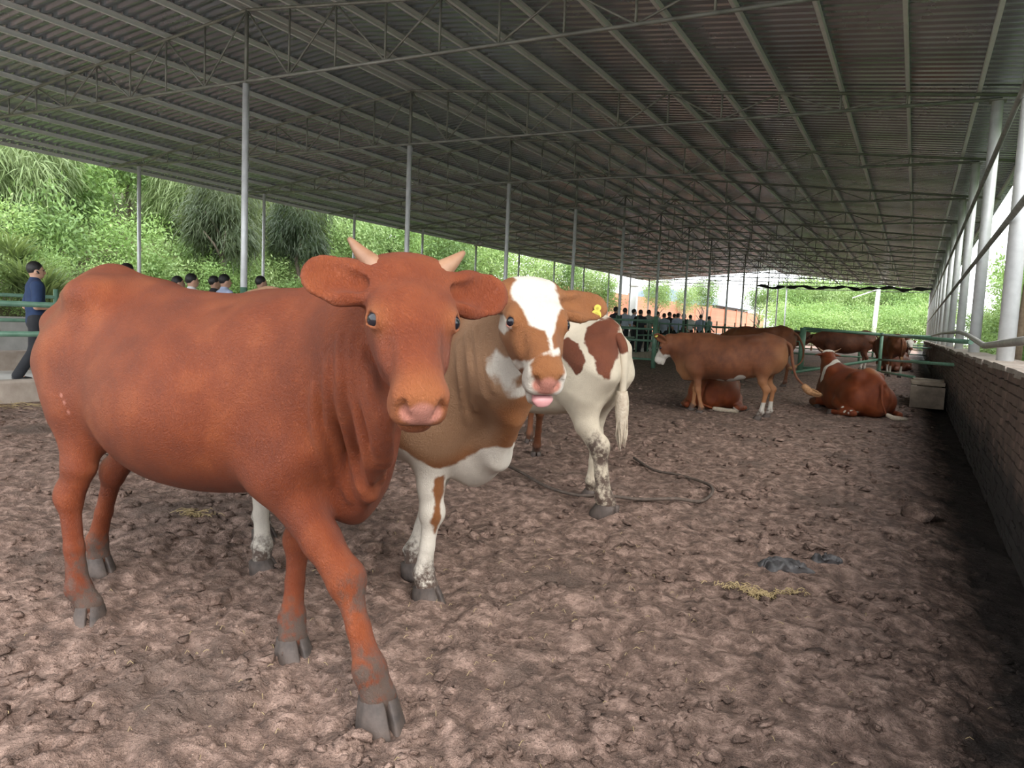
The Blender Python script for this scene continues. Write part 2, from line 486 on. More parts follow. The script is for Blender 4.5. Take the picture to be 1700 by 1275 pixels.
# ---- trough at the wall
tro = empty('water_trough', (0, 0, 0))
tx0, tx1, ty0, ty1, th = 0.0, 0.565, 15.75, 18.0, 0.40
tb = MB()
tb.box(((tx0 + tx1) / 2, ty0 + 0.05, th / 2), (tx1 - tx0, 0.10, th)); tb.build('front_wall', M['trough'], tro)
MB().box(((tx0 + tx1) / 2, ty1 - 0.05, th / 2), (tx1 - tx0, 0.10, th)).build('back_wall', M['trough'], tro)
MB().box((tx0 + 0.05, (ty0 + ty1) / 2, th / 2), (0.10, ty1 - ty0 - 0.2, th)).build('side_wall', M['trough'], tro)
MB().box(((tx0 + tx1) / 2, (ty0 + ty1) / 2, 0.12), (tx1 - tx0 - 0.06, ty1 - ty0 - 0.12, 0.06)).build('bottom', M['trough'], tro)
for k in range(3):
    MB().box(((tx0 + tx1) / 2 + random.uniform(-.02, .02), ty0 + 0.55 + k * 0.42, th + 0.035 + 0.012 * k), (tx1 - tx0 - 0.02, 0.34, 0.06), random.uniform(-.05, .05), 0.012).build('plank', M['wood_old'], tro)
tag(tro, 'low concrete trough with boards on top against the brick wall', 'trough')

# ---- feed alley on the left: kerb, alley floor, second kerb, back wall
def kx(y): return -9.85 + (y - 5) * 0.0245
kb = MB()
ys = np.linspace(-2, 66, 60); V = []; F = []
for y in ys:
    for dx, z in ((0.0, -0.1), (0.0, 0.25), (-0.03, 0.28), (-0.22, 0.28), (-0.25, 0.25), (-0.25, -0.1)):
        V.append((kx(y) + dx + 0.01 * math.sin(y * 3), y, z + 0.006 * math.sin(y * 7)))
for i in range(len(ys) - 1):
    for k in range(5): F.append((i * 6 + k, i * 6 + k + 1, (i + 1) * 6 + k + 1, (i + 1) * 6 + k))
kb.add(V, F)
tag(kb.build('trim_1', M['concrete']), 'low concrete kerb between the pen and the feed alley', None, kind='structure')
tag(MB().box((-11.5, 32, 0.06), (3.3, 68, 0.12)).build('alley_floor', M['concrete_light']), 'pale concrete floor of the feed alley', None, kind='structure')
tag(MB().box((-13.2, 32, 0.22), (0.3, 68, 0.44)).build('trim_2', M['concrete']), 'concrete kerb on the far side of the feed alley', None, kind='structure')
tag(MB().box((-14.6, 32, 0.5), (0.22, 68, 0.95)).build('wall_left', M['concrete_light']), 'low pale concrete wall behind the feed alley', None, kind='structure')

# ---- green pipe fences
def post(x, y, h, r=0.05):
    return lambda par: MB().tube([(x, y, -0.03), (x, y, h)], r, 10).build('post', M['green'], par)
def rail(a, b, r=0.03):
    return lambda par: MB().tube([a, b], r, 8).build('rail', M['green'], par)
def fence(label, parts, group=None):
    e = empty('pipe_fence')
    for p in parts: p(e)
    return tag(e, label, 'fence', group)
GF = 'green pipe fences'
fx = lambda y: kx(y) - 0.12
prs = []
for y in np.arange(-1.5, 27.5, 2.67): prs.append(post(fx(y), y, 1.66, 0.045))
for z, r in ((1.24, 0.036), (0.86, 0.036)): prs.append(rail((fx(-2), -2, z), (fx(27), 27, z), r))
fence('green pipe fence along the alley behind the big red cow', prs, GF)
prs = []
for y in np.arange(-1.5, 34, 3.0): prs.append(post(-13.15, y, 1.5, 0.04))
for z in (1.36, 0.95): prs.append(rail((-13.15, -2, z), (-13.15, 34, z), 0.03))
fence('thinner green pipe fence on the far side of the alley', prs, GF)
prs = []
for y in np.arange(27.3, 64, 1.3): prs.append(post(fx(y), y, 1.5 if int(y) % 3 else 1.72, 0.03))
for z in (1.45, 0.95): prs.append(rail((fx(27.3), 27.3, z), (fx(64), 64, z), 0.03))
fence('long green railing with many bars beside the visitors', prs, GF)
# divider with the thick post beside the white-faced cow
Pa = on_ground(1084, 612)
prs = [post(Pa[0], Pa[1], 1.62, 0.075)]
for z in (1.48, 1.22, 0.86, 0.28): prs.append(rail((Pa[0], Pa[1], z), (fx(Pa[1]), Pa[1] + 0.2, z), 0.035))
prs.append(post((Pa[0] + fx(Pa[1])) / 2 - .1, Pa[1] + 0.1, 1.5, 0.03))
fence('green divider fence ending in the thick post by the white-faced cow', prs, GF)
# divider that ends at the trough
Pb = on_ground(1328, 618); Pc = on_ground(1458, 627)
prs = [post(Pb[0], Pb[1], 1.48, 0.10), post(Pc[0], Pc[1], 1.42, 0.055)]
def onrail(x, y, Q): return on_y(x, y, Q[1])
rt = lambda: None
A_ = np.array([Pb[0], Pb[1], 1.46]); B_ = np.array([Pc[0], Pc[1], 1.36]); C_ = on_x(1612, 568, 0.62)
prs += [rail(A_, B_, 0.05), rail(B_, C_, 0.032)]
B2 = onrail(1459, 597, Pc); C2 = on_x(1589, 606, 0.64); prs.append(rail(B2, C2, 0.03))
A3 = onrail(1330, 622, Pb); prs.append(rail((Pb[0], Pb[1], 0.16), (Pc[0], Pc[1], 0.2), 0.04))
prs.append(rail((Pc[0], Pc[1], 0.2), (0.05, 18.0, 0.46), 0.03))
prs.append(rail((Pb[0] + .1, Pb[1] - 2.5, 0.1), B2, 0.045))
fence('green pipe divider behind the lying horned cow, running to the trough', prs, GF)
# farther dividers
for Yf, lab in ((37.5, 'green divider rails in the next pen by the brick wall'), (50.0, 'farthest green divider rails near the end of the shed')):
    prs = [post(-6.2, Yf, 1.5, 0.06), post(-2.2, Yf, 1.5, 0.06)] + [rail((-9, Yf, z), (0.62, Yf - 2, z), 0.035) for z in (1.4, 0.9, 0.35)]
    fence(lab, prs, GF)

# ---- black rolled shade net strung across the far end
pts = []
for s in np.linspace(0, 1, 40):
    x = XC + s * (XR - 0.03 - XC)
    pts.append((x, TY[12], 4.42 - 0.10 * math.sin(s * math.pi * 4) ** 2 + 0.05 * math.sin(s * 50)))
tag(MB().tube(pts, [0.03 + 0.09 * abs(math.sin(k * 0.9)) for k in range(40)], 8).build('shade_net', M['black_net']), 'black rolled shade net strung across the far end', 'net')

# ---- ceiling fan hanging under the left roof
fp = on_y(797, 405, TY[6] + 1.2)
fan = empty('ceiling_fan', fp)
zc = z_top(fp[0]) - fp[2]
MB().tube([(0, 0, 0.1), (0, 0, zc)], 0.014, 8).build('rod', M['galv_dark'], fan)
MB().tube([(0, 0, -0.1), (0, 0, -0.07), (0, 0, 0.06), (0, 0, 0.11)], [0.07, 0.16, 0.16, 0.05], 16).build('motor', M['rail_grey'], fan)
for k in range(3):
    a = k * 2.094 + 0.3
    bb = MB(); bb.box((0.55, 0, -0.02), (0.75, 0.13, 0.012)); o = bb.build('blade', M['rail_grey'], fan); o.rotation_euler = (0.15, 0, a)
tag(fan, 'grey ceiling fan hanging from the left half of the roof', 'fan')
# ================================================================== implicit surfaces -> continuous meshes
class SDF:
    def __init__(s, lo, hi, h):
        s.h = h; s.lo = np.array(lo, np.float32)
        n = np.ceil((np.array(hi) - np.array(lo)) / h).astype(int) + 1
        s.ax = [(s.lo[k] + h * np.arange(n[k])).astype(np.float32) for k in range(3)]
        s.D = np.full(n, 0.5, np.float32)
    def sub(s, lo, hi):
        sl = []
        for k in range(3):
            a = int(np.clip(math.floor((lo[k] - s.lo[k]) / s.h), 0, s.D.shape[k]))
            b = int(np.clip(math.ceil((hi[k] - s.lo[k]) / s.h) + 1, 0, s.D.shape[k]))
            sl.append(slice(a, b))
        return tuple(sl)
    def _merge(s, sl, d, k, carve):
        D = s.D[sl]
        if carve:
            a = -D; b = d                       # keep D, remove d : max(D,-d) = -min(-D, d)
            hh = np.maximum(k - np.abs(a - b), 0) / k
            s.D[sl] = -(np.minimum(a, b) - hh * hh * (k * 0.25))
        else:
            hh = np.maximum(k - np.abs(D - d), 0) / k
            s.D[sl] = np.minimum(D, d) - hh * hh * (k * 0.25)
    def cone(s, p0, p1, r0, r1=None, k=0.03, up=(0, 0, 1), cap=None, carve=False):
        p0 = np.array(p0, np.float32); p1 = np.array(p1, np.float32)
        r1 = r0 if r1 is None else r1
        w0, h0 = r0 if isinstance(r0, tuple) else (r0, r0)
        w1, h1 = r1 if isinstance(r1, tuple) else (r1, r1)
        ax = p1 - p0; L = float(np.linalg.norm(ax))
        if L < 1e-6: ax = np.array([1, 0, 0], np.float32); L = 1e-6; a = ax
        else: a = ax / L
        up = np.array(up, np.float32); up = up - (up @ a) * a
        if np.linalg.norm(up) < 1e-4: up = np.cross(a, np.array([0.3, 0.9, 0.1], np.float32))
        up /= np.linalg.norm(up); sd = np.cross(up, a)
        R = max(w0, h0, w1, h1, cap or 0) + k + 2 * s.h
        sl = s.sub(np.minimum(p0, p1) - R, np.maximum(p0, p1) + R)
        X = s.ax[0][sl[0]][:, None, None] - p0[0]; Y = s.ax[1][sl[1]][None, :, None] - p0[1]; Z = s.ax[2][sl[2]][None, None, :] - p0[2]
        if X.size == 0 or Y.size == 0 or Z.size == 0: return s
        T = X * a[0] + Y * a[1] + Z * a[2]
        tc = np.clip(T / L, 0, 1)
        S = T - tc * L
        y = X * sd[0] + Y * sd[1] + Z * sd[2]
        z = X * up[0] + Y * up[1] + Z * up[2]
        iw = 1 / (w0 + (w1 - w0) * tc); ih = 1 / (h0 + (h1 - h0) * tc)
        ic = 1 / cap if cap else np.maximum(iw, ih)
        yw = y * iw; zh = z * ih; sc = S * ic
        e = np.sqrt(yw * yw + zh * zh + sc * sc) + 1e-6
        g = np.sqrt((yw * iw) ** 2 + (zh * ih) ** 2 + (sc * ic) ** 2) + 1e-5
        d = e * (e - 1) / g
        s._merge(sl, d, k, carve); return s
    def ball(s, c, r, k=0.03, ax=(1, 0, 0), up=(0, 0, 1), carve=False):
        """ellipsoid: r = radius or (along ax, side, up)"""
        r = r if isinstance(r, tuple) else (r, r, r)
        c = np.array(c, float); a = np.array(ax, float); a /= np.linalg.norm(a)
        return s.cone(c - a * 1e-4, c + a * 1e-4, (r[1], r[2]), (r[1], r[2]), k, up, r[0], carve)
    def chain(s, pts, rs, k=0.03, up=(0, 0, 1), carve=False):
        for i in range(len(pts) - 1): s.cone(pts[i], pts[i + 1], rs[i], rs[i + 1], k, up, None, carve)
        return s
    def loft(s, st, k=0.03, top=0.25, sq=0.35):
        """barrel along x: stations (x, ztop, zbot, halfwidth, ycentre)"""
        st = np.array(st, float); xs = np.linspace(st[0, 0], st[-1, 0], 160)
        def cr(col):                            # smooth the polyline a little
            v = np.interp(xs, st[:, 0], st[:, col])
            ker = np.hanning(17); ker /= ker.sum()
            vv = np.pad(v, 8, mode='reflect', reflect_type='odd'); return np.convolve(vv, ker, 'valid')
        zt, zb, w, yc = cr(1), cr(2), np.maximum(cr(3), 0.03), cr(4)
        sl = s.sub((xs[0] - 0.15, (yc - w).min() - 0.1, zb.min() - 0.1), (xs[-1] + 0.15, (yc + w).max() + 0.1, zt.max() + 0.1))
        x = s.ax[0][sl[0]]; xc = np.clip(x, xs[0], xs[-1])
        f = lambda v: np.interp(xc, xs, v).astype(np.float32)[:, None, None]
        ZT, ZB, WW, YC = f(zt), f(zb), f(w), f(yc)
        zc = (ZT + ZB) / 2; hh = np.maximum((ZT - ZB) / 2, 0.03)
        Y = s.ax[1][sl[1]][None, :, None] - YC; Z = s.ax[2][sl[2]][None, None, :] - zc
        zr = np.clip(Z / hh, -1.6, 1.6)
        we = WW * (1 - top * np.clip(zr, 0, 1.2) ** 2 - 0.06 * np.clip(-zr, 0, 1.2) ** 2)
        a = np.clip(np.abs(Y) / we, 0, 3.0); 
        q = np.sqrt(np.maximum(a * a + zr * zr - sq * np.minimum(a, 1.2) ** 2 * np.minimum(np.abs(zr), 1.2) ** 2, 1e-6))
        over = np.abs(x - xc).astype(np.float32)[:, None, None]
        d = (q - 1) * np.minimum(we, hh)
        d = np.where(over > 0, np.sqrt(np.maximum(d, 0) ** 2 + over ** 2), d)
        s._merge(sl, d.astype(np.float32), k, False); return s
    def sample(s, P):
        q = (np.asarray(P, np.float32) - s.lo) / s.h
        i = np.clip(np.floor(q).astype(int), 0, np.array(s.D.shape) - 2); t = q - i
        t = np.clip(t, 0, 1)
        r = 0
        for a in (0, 1):
            for b in (0, 1):
                for c in (0, 1):
                    wt = (t[:, 0] if a else 1 - t[:, 0]) * (t[:, 1] if b else 1 - t[:, 1]) * (t[:, 2] if c else 1 - t[:, 2])
                    r = r + wt * s.D[i[:, 0] + a, i[:, 1] + b, i[:, 2] + c]
        return r
    def hit(s, o, d, far=20.0):
        """first surface point along a ray"""
        d = np.array(d) / np.linalg.norm(d); o = np.array(o)
        lo = s.lo; hi = s.lo + s.h * (np.array(s.D.shape) - 1)
        t = np.arange(0.3, far, s.h * 0.5)
        P = o + t[:, None] * d
        ok = ((P > lo) & (P < hi)).all(1)
        if not ok.any(): return None
        P = P[ok]; v = s.sample(P); neg = np.nonzero(v < 0)[0]
        if len(neg) == 0: return P[np.argmin(v)]
        return P[neg[0]]
    def mesh(s, relax=2):
        D = s.D; n = D.shape
        S = D < 0
        c = [S[a:n[0] - 1 + a, b:n[1] - 1 + b, e:n[2] - 1 + e] for a in (0, 1) for b in (0, 1) for e in (0, 1)]
        cnt = sum(x.astype(np.int8) for x in c)
        act = np.argwhere((cnt > 0) & (cnt < 8))
        cor = np.array([(a, b, e) for a in (0, 1) for b in (0, 1) for e in (0, 1)])
        vals = np.stack([D[act[:, 0] + q[0], act[:, 1] + q[1], act[:, 2] + q[2]] for q in cor], 1)
        acc = np.zeros((len(act), 3)); num = np.zeros(len(act))
        for i in range(8):
            for j in range(i + 1, 8):
                if np.abs(cor[i] - cor[j]).sum() != 1: continue
                m = (vals[:, i] < 0) != (vals[:, j] < 0)
                tt = vals[m, i] / (vals[m, i] - vals[m, j])
                acc[m] += cor[i] + tt[:, None] * (cor[j] - cor[i]); num[m] += 1
        V = s.lo + s.h * (act + acc / num[:, None])
        idx = np.full((n[0] - 1, n[1] - 1, n[2] - 1), -1, np.int32); idx[act[:, 0], act[:, 1], act[:, 2]] = np.arange(len(act))
        Q = []
        for axi in range(3):
            a1, a2 = (axi + 1) % 3, (axi + 2) % 3
            sA = [slice(None)] * 3; sB = [slice(None)] * 3
            sA[axi] = slice(0, n[axi] - 1); sB[axi] = slice(1, n[axi])
            A = S[tuple(sA)]; B = S[tuple(sB)]
            e = np.argwhere(A != B)
            e = e[(e[:, a1] > 0) & (e[:, a2] > 0) & (e[:, a1] < n[a1] - 1) & (e[:, a2] < n[a2] - 1)]
            ins = A[e[:, 0], e[:, 1], e[:, 2]]
            def cell(d1, d2):
                q = e.copy(); q[:, a1] -= d1; q[:, a2] -= d2
                return idx[q[:, 0], q[:, 1], q[:, 2]]
            q = np.stack([cell(1, 1), cell(0, 1), cell(0, 0), cell(1, 0)], 1)
            q[~ins] = q[~ins][:, ::-1]
            Q.append(q)
        Q = np.concatenate(Q); Q = Q[(Q >= 0).all(1)]
        E = np.concatenate([Q[:, [0, 1]], Q[:, [1, 2]], Q[:, [2, 3]], Q[:, [3, 0]]])
        for _ in range(relax):
            num = np.bincount(E[:, 0], minlength=len(V)).astype(float)
            av = np.stack([np.bincount(E[:, 0], V[E[:, 1], k], minlength=len(V)) for k in range(3)], 1) / np.maximum(num, 1)[:, None]
            V = V * 0.5 + av * 0.5
        return V, Q

# ================================================================== coat materials
def coat(name, dark, mid, light, white=(0.66, 0.60, 0.52), patch_noise=0.05, dirt=(0.085, 0.055, 0.042), gloss=0.5, tan=(0.25, 0.072, 0.022)):
    t = NT(name); v = t.coord()
    n1 = t.noise(v, 2.2, 4, 0.55); n2 = t.noise(v, 9, 5, 0.6)
    mp = t.node('ShaderNodeMapping'); mp.inputs['Scale'].default_value = (34, 90, 26); t.l(v, mp.inputs['Vector'])
    hair = t.noise(mp.outputs[0], 3.2, 6, 0.70, 0.8)
    n0 = t.noise(v, 1.1, 3, 0.5)
    base = t.ramp(t.math('MULTIPLY_ADD', n2, 0.45, t.math('MULTIPLY', n1, 0.55)), [(0.26, dark), (0.5, mid), (0.78, light)])
    base = t.mix(t.smooth(hair, 0.52, 0.75), base, t.mix(0.55, base, light))
    base = t.mix(t.smooth(hair, 0.48, 0.28), base, t.mix(0.55, base, dark))
    base = t.mix(t.math('MULTIPLY', t.smooth(n0, 0.58, 0.75), 0.35), base, dark)
    tn = t.smooth(t.attr('tan'), 0.0, 1.0)
    base = t.mix(tn, base, tan)
    wsum = t.math('ADD', t.attr('white'), t.math('MULTIPLY', t.math('SUBTRACT', n2, 0.5), patch_noise))
    wm = t.smooth(wsum, -0.006, 0.008)
    wcol = t.mix(t.smooth(n2, 0.35, 0.7), white, tuple(c * 0.88 for c in white))
    base = t.mix(wm, base, wcol)
    base = t.mix(t.smooth(t.attr('pink'), 0.15, 0.85), base, (0.42, 0.17, 0.125))
    dn = t.math('MULTIPLY', t.attr('dirt'), t.math('MULTIPLY_ADD', t.noise(v, 26, 5, 0.7), 1.9, -0.25, clamp=True))
    base = t.mix(t.smooth(dn, 0.25, 0.75), base, dirt)
    t.set(Base_Color=base, Roughness=t.math('MULTIPLY_ADD', n2, 0.2, gloss - 0.1), Sheen_Weight=0.03, Sheen_Roughness=0.4)
    t.b.inputs['Specular IOR Level'].default_value = 0.34
    p = t.bump(n2, 0.2, 0.02)
    t.bump(hair, 0.8, 0.010, p)
    return t.m
RED = dict(dark=(0.098, 0.0165, 0.0042), mid=(0.165, 0.0315, 0.0066), light=(0.275, 0.070, 0.019), tan=(0.275, 0.088, 0.028), gloss=0.44)
M['coat_red'] = coat('red_coat', **RED)
M['coat_tan'] = coat('tan_coat', (0.40, 0.18, 0.075), (0.52, 0.27, 0.13), (0.62, 0.36, 0.20), patch_noise=0.03)
M['coat_spot'] = coat('spotted_coat', (0.075, 0.018, 0.007), (0.125, 0.032, 0.012), (0.20, 0.06, 0.024), white=(0.56, 0.48, 0.37), patch_noise=0.07)
M['coat_brown'] = coat('brown_coat', (0.055, 0.016, 0.006), (0.135, 0.042, 0.015), (0.23, 0.085, 0.034), patch_noise=0.05, white=(0.46, 0.42, 0.37), tan=(0.27, 0.115, 0.046))
M['coat_dark'] = coat('dark_red_coat', (0.05, 0.015, 0.008), (0.11, 0.034, 0.016), (0.20, 0.068, 0.032), patch_noise=0.05, white=(0.52, 0.48, 0.43))
M['hoof'] = simple('hoof_horn', (0.030, 0.022, 0.019), (0.085, 0.062, 0.052), 22, 0.7, 0, 0.4, 70, 0.006)
M['horn'] = simple('pale_horn', (0.19, 0.092, 0.05), (0.29, 0.165, 0.10), 14, 0.5, 0, 0.15, 60, 0.004)
M['eye'] = simple('dark_eye', (0.006, 0.006, 0.010), (0.014, 0.013, 0.018), 10, 0.10, 0, 0)
M['tongue'] = simple('pink_tongue', (0.50, 0.22, 0.22), (0.58, 0.30, 0.30), 30, 0.4, 0, 0.2, 90, 0.003)
M['nostril'] = simple('dark_nostril', (0.10, 0.03, 0.025), (0.16, 0.05, 0.04), 20, 0.7)
M['eartag'] = simple('yellow_tag', (0.42, 0.34, 0.03), (0.50, 0.41, 0.05), 12, 0.45)
M['eartag_dark'] = simple('tag_print', (0.30, 0.24, 0.02), (0.34, 0.28, 0.03), 12, 0.6)
M['tuft_white'] = simple('pale_tail_hair', (0.34, 0.27, 0.20), (0.48, 0.41, 0.32), 30, 0.8, 0, 0.6, 90, 0.01)
M['tuft_red'] = simple('tan_tail_hair', (0.22, 0.10, 0.04), (0.36, 0.20, 0.095), 30, 0.8, 0, 0.6, 90, 0.01)

# ================================================================== cattle
def smoothcurve(pts, n=6):
    pts = [np.array(p, float) for p in pts]; out = []
    P = [2 * pts[0] - pts[1]] + pts + [2 * pts[-1] - pts[-2]]
    for i in range(1, len(P) - 2):
        for s in np.linspace(0, 1, n, endpoint=False):
            a, b, c, d = P[i - 1], P[i], P[i + 1], P[i + 2]
            out.append(0.5 * ((2 * b) + (c - a) * s + (2 * a - 5 * b + 4 * c - d) * s * s + (3 * b - a - 3 * c + d) * s ** 3))
    out.append(pts[-1]); return out

def hoof_mesh(L=0.140, Wd=0.125, H=0.070):
    b = MB()
    for sgn in (-1, 1):
        # outline of one claw seen from above, heel at -x, toe at +x; inner edge straight
        out = [(-0.50, 0.06), (-0.46, 0.36), (-0.20, 0.50), (0.10, 0.48), (0.34, 0.34), (0.50, 0.10), (0.46, 0.05), (0.0, 0.045)]
        rings = [(-0.3, 1.0, 0.02), (0.05, 1.02, 0.02), (0.5, 0.92, -0.07), (1.0, 0.78, -0.17), (1.15, 0.5, -0.17)]
        V = []
        for z, sc, sh in rings:
            slope = 0.28 * (1 - z)              # the toe slopes forward
            for x, y in out:
                V.append(((x * sc + sh + (0.04 if x > 0 else 0)) * L, sgn * (0.045 + (y - 0.045) * sc) * Wd, z * H * (1.0 if x > -0.2 else 0.85)))
        n = len(out); F = []
        for r in range(len(rings) - 1):
            for k in range(n):
                q = (r * n + k, r * n + (k + 1) % n, (r + 1) * n + (k + 1) % n, (r + 1) * n + k)
                F.append(q if sgn > 0 else q[::-1])
        F.append(tuple(range(n))[::-1] if sgn > 0 else tuple(range(n)))
        top = tuple((len(rings) - 1) * n + k for k in range(n)); F.append(top if sgn > 0 else top[::-1])
        b.add(V, F, True)
    return b.mesh('hoof', M['hoof'])
HOOF = hoof_mesh()

class Cow:
    """a cow in its own frame: x forward, y left, z up; the origin stands on the floor between the legs"""
    def __init__(s, rear, front, h=0.012, lo=(-1.25, -0.6, -0.02), hi=(1.5, 0.6, 1.65), scale=1.0):
        rear = np.array(rear, float); front = np.array(front, float)
        a = front - rear; s.a = a / np.hypot(*a); s.n = np.array([-s.a[1], s.a[0]]); s.c = (rear + front) / 2
        s.f = SDF(lo, hi, h); s.parts = []; s.white = []; s.pink = []; s.dirt = []; s.tan = []; s.rim = []; s.k = scale; s.tan_soft = 0.10
    # --- frames
    def loc(s, u, d, z): q = np.array([u, d]) - s.c; return np.array([q @ s.a, q @ s.n, z])
    def dirl(s, v): return np.array([v[0] * s.a[0] + v[1] * s.a[1], v[0] * s.n[0] + v[1] * s.n[1], v[2]])
    def pl(s, x, y, Y=0.0):
        r = ray(x, y); D = np.array([r @ LAT, r @ DEP]); t = (Y + s.c @ s.n) / (D @ s.n)
        return s.loc(t * D[0], t * D[1], t * r[2] + CAM_H)
    def hit(s, x, y):
        r = ray(x, y); d = s.dirl((r @ LAT, r @ DEP, r[2])); o = s.loc(0, 0, CAM_H); return s.f.hit(o, d)
    # --- anatomy
    def torso(s, st, **kw):
        s.f.loft([tuple(q) + (0.0,) * (5 - len(q)) for q in st], 0.02, **kw)
    def front_leg(s, elbow, knee, fet, hoof, g=1.0, head=None):
        e, k, f, h = [np.array(p, float) for p in (elbow, knee, fet, hoof)]
        F = s.f; sh = np.array([e[0] + 0.10, e[1] * 0.82, e[2] + 0.36])
        F.cone(sh, e, (0.085 * g, 0.17 * g), (0.075 * g, 0.115 * g), 0.09, (1, 0, 0))
        F.cone(e, (e * 0.35 + k * 0.65), (0.068 * g, 0.098 * g), (0.052 * g, 0.060 * g), 0.05, (1, 0, 0))
        F.cone((e * 0.35 + k * 0.65), k, (0.050 * g, 0.058 * g), (0.052 * g, 0.056 * g), 0.03, (1, 0, 0))
        F.ball(k + [0.008, 0, 0], (0.05 * g, 0.05 * g, 0.06 * g), 0.03)
        m = k * 0.45 + f * 0.55
        F.cone(k, m, 0.044 * g, 0.033 * g, 0.03); F.cone(m, f, 0.033 * g, 0.043 * g, 0.02)
        F.ball(f, (0.046 * g, 0.05 * g, 0.048 * g), 0.02)
        s._foot(f, h, g, head)
    def hind_leg(s, hip, stifle, hock, fet, hoof, g=1.0, head=None):
        p, t, k, f, h = [np.array(q, float) for q in (hip, stifle, hock, fet, hoof)]
        F = s.f
        F.cone(p, p * 0.35 + t * 0.65, (0.13 * g, 0.24 * g), (0.10 * g, 0.19 * g), 0.10, (1, 0, 0))
        F.cone(p * 0.35 + t * 0.65 + [-0.03, 0, 0], t * 0.45 + k * 0.55, (0.085 * g, 0.155 * g), (0.055 * g, 0.078 * g), 0.07, (1, 0, 0))
        F.cone(t * 0.45 + k * 0.55, k, (0.052 * g, 0.074 * g), (0.043 * g, 0.060 * g), 0.03, (1, 0, 0))
        F.ball(k + [-0.012, 0, 0.02], (0.055 * g, 0.046 * g, 0.062 * g), 0.03)
        m = k * 0.45 + f * 0.55
        F.cone(k, m, (0.040 * g, 0.046 * g), 0.037 * g, 0.03, (1, 0, 0)); F.cone(m, f, 0.037 * g, 0.045 * g, 0.02)
        F.ball(f, (0.048 * g, 0.05 * g, 0.05 * g), 0.02)
        s._foot(f, h, g, head)
    def _foot(s, f, h, g, head):
        F = s.f
        dv = np.array([1.0, 0, 0]) if head is None else np.array([math.cos(head), math.sin(head), 0])
        top = h + np.array([0, 0, 0.075 * g]) - dv * 0.022 * g
        F.cone(f, top, (0.042 * g, 0.044 * g), (0.052 * g, 0.050 * g), 0.02, dv)
        F.ball(f - dv * 0.045 * g - [0, 0, 0.012], 0.022 * g, 0.02)          # dewclaws
        a = math.atan2(dv[1], dv[0])
        s.parts.append(('hoof', HOOF, tuple(h + [0, 0, 0.002]), (0, 0, a), 1.05 * g, None))
        s.dirt.append((h + [0, 0, 0.02], 0.19 * g, 1.0))
    def head(s, O, fdir, up, g=1.0, horn=None, ears=None, mouth=0.0, jaw_drop=0.0, detail=True, tuft=0.0):
        """O poll, fdir poll->muzzle, ears: list of (tip in head frame, normal in head frame)"""
        O = np.array(O, float); Fd = np.array(fdir, float); Fd /= np.linalg.norm(Fd)
        U = np.array(up, float); U -= (U @ Fd) * Fd; U /= np.linalg.norm(U); Lf = np.cross(U, Fd)
        H = lambda f, l, u: O + g * (f * Fd + l * Lf + u * U)
        s.H = H; s.hU = U; s.hF = Fd; s.hL = Lf
        F = s.f
        C = lambda a, b, r0, r1, k, **kw: F.cone(H(*a), H(*b), tuple(g * q for q in r0), tuple(g * q for q in r1), k * g, U, **kw)
        C((0.030, 0, -0.085), (0.19, 0, -0.088), (0.106, 0.080), (0.104, 0.088), 0.04)
        C((0.16, 0, -0.095), (0.39, 0, -0.088), (0.094, 0.094), (0.052, 0.060), 0.04)
        C((0.13, 0, -0.028), (0.40, 0, -0.052), (0.064, 0.030), (0.042, 0.028), 0.035)
        F.cone(H(0.035, -0.066, -0.056), H(0.035, 0.066, -0.056), (0.055 * g, (0.046 + tuft) * g), (0.055 * g, (0.046 + tuft) * g), 0.06 * g, U)
        for sg in (-1, 1):
            C((0.12, 0.054 * sg, -0.165), (0.28, 0.040 * sg, -0.150), (0.058, 0.068), (0.042, 0.046), 0.05)
            F.ball(H(0.180, 0.088 * sg, -0.036), (0.062 * g, 0.034 * g, 0.034 * g), 0.04 * g, Fd, U)
            F.ball(H(0.265, 0.066 * sg, -0.088), (0.075 * g, 0.028 * g, 0.032 * g), 0.04 * g, Fd, U)   # cheek bone
        for sg in (-1, 1): C((0.19, 0.046 * sg, -0.020), (0.395, 0.034 * sg, -0.038), (0.016, 0.012), (0.013, 0.011), 0.022)   # edges of the nasal plane
        jd = jaw_drop
        C((0.19, 0, -0.185), (0.39, 0, -0.135 - jd), (0.048, 0.040), (0.044, 0.034), 0.045)
        # muzzle: broad, square, its front sloping back towards the bridge
        C((0.375, 0, -0.076), (0.425, 0, -0.086), (0.056, 0.056), (0.067, 0.056), 0.04)
        for sg in (-1, 1):
            F.ball(H(0.432, 0.042 * sg, -0.062), (0.034 * g, 0.030 * g, 0.030 * g), 0.025 * g, Fd, U)
            F.ball(H(0.430, 0.043 * sg, -0.118), (0.048 * g, 0.032 * g, 0.034 * g), 0.03 * g, Fd, U)
        F.cone(H(0.436, 0, -0.062), H(0.456, 0, -0.112), (0.056 * g, 0.024 * g), (0.060 * g, 0.024 * g), 0.02 * g, Fd)
        C((0.385, 0, -0.162 - jd), (0.446, 0, -0.172 - jd), (0.048, 0.030), (0.046, 0.024), 0.02)
        if detail:
            C((0.37, 0, -0.143 - jd * 0.5), (0.50, 0, -0.149 - jd * 0.5), (0.090, 0.0045 + jd * 0.35), (0.090, 0.0060 + jd * 0.4), 0.006, carve=True)
            for sg in (-1, 1):
                F.chain([H(0.460, 0.048 * sg, -0.050), H(0.467, 0.046 * sg, -0.070), H(0.474, 0.032 * sg, -0.092)], [0.009 * g, 0.0120 * g, 0.006 * g], 0.006 * g, carve=True)
                F.cone(H(0.225, 0.070 * sg, -0.028), H(0.262, 0.048 * sg, -0.030), 0.006 * g, 0.004 * g, 0.012 * g, carve=True)   # tear crease
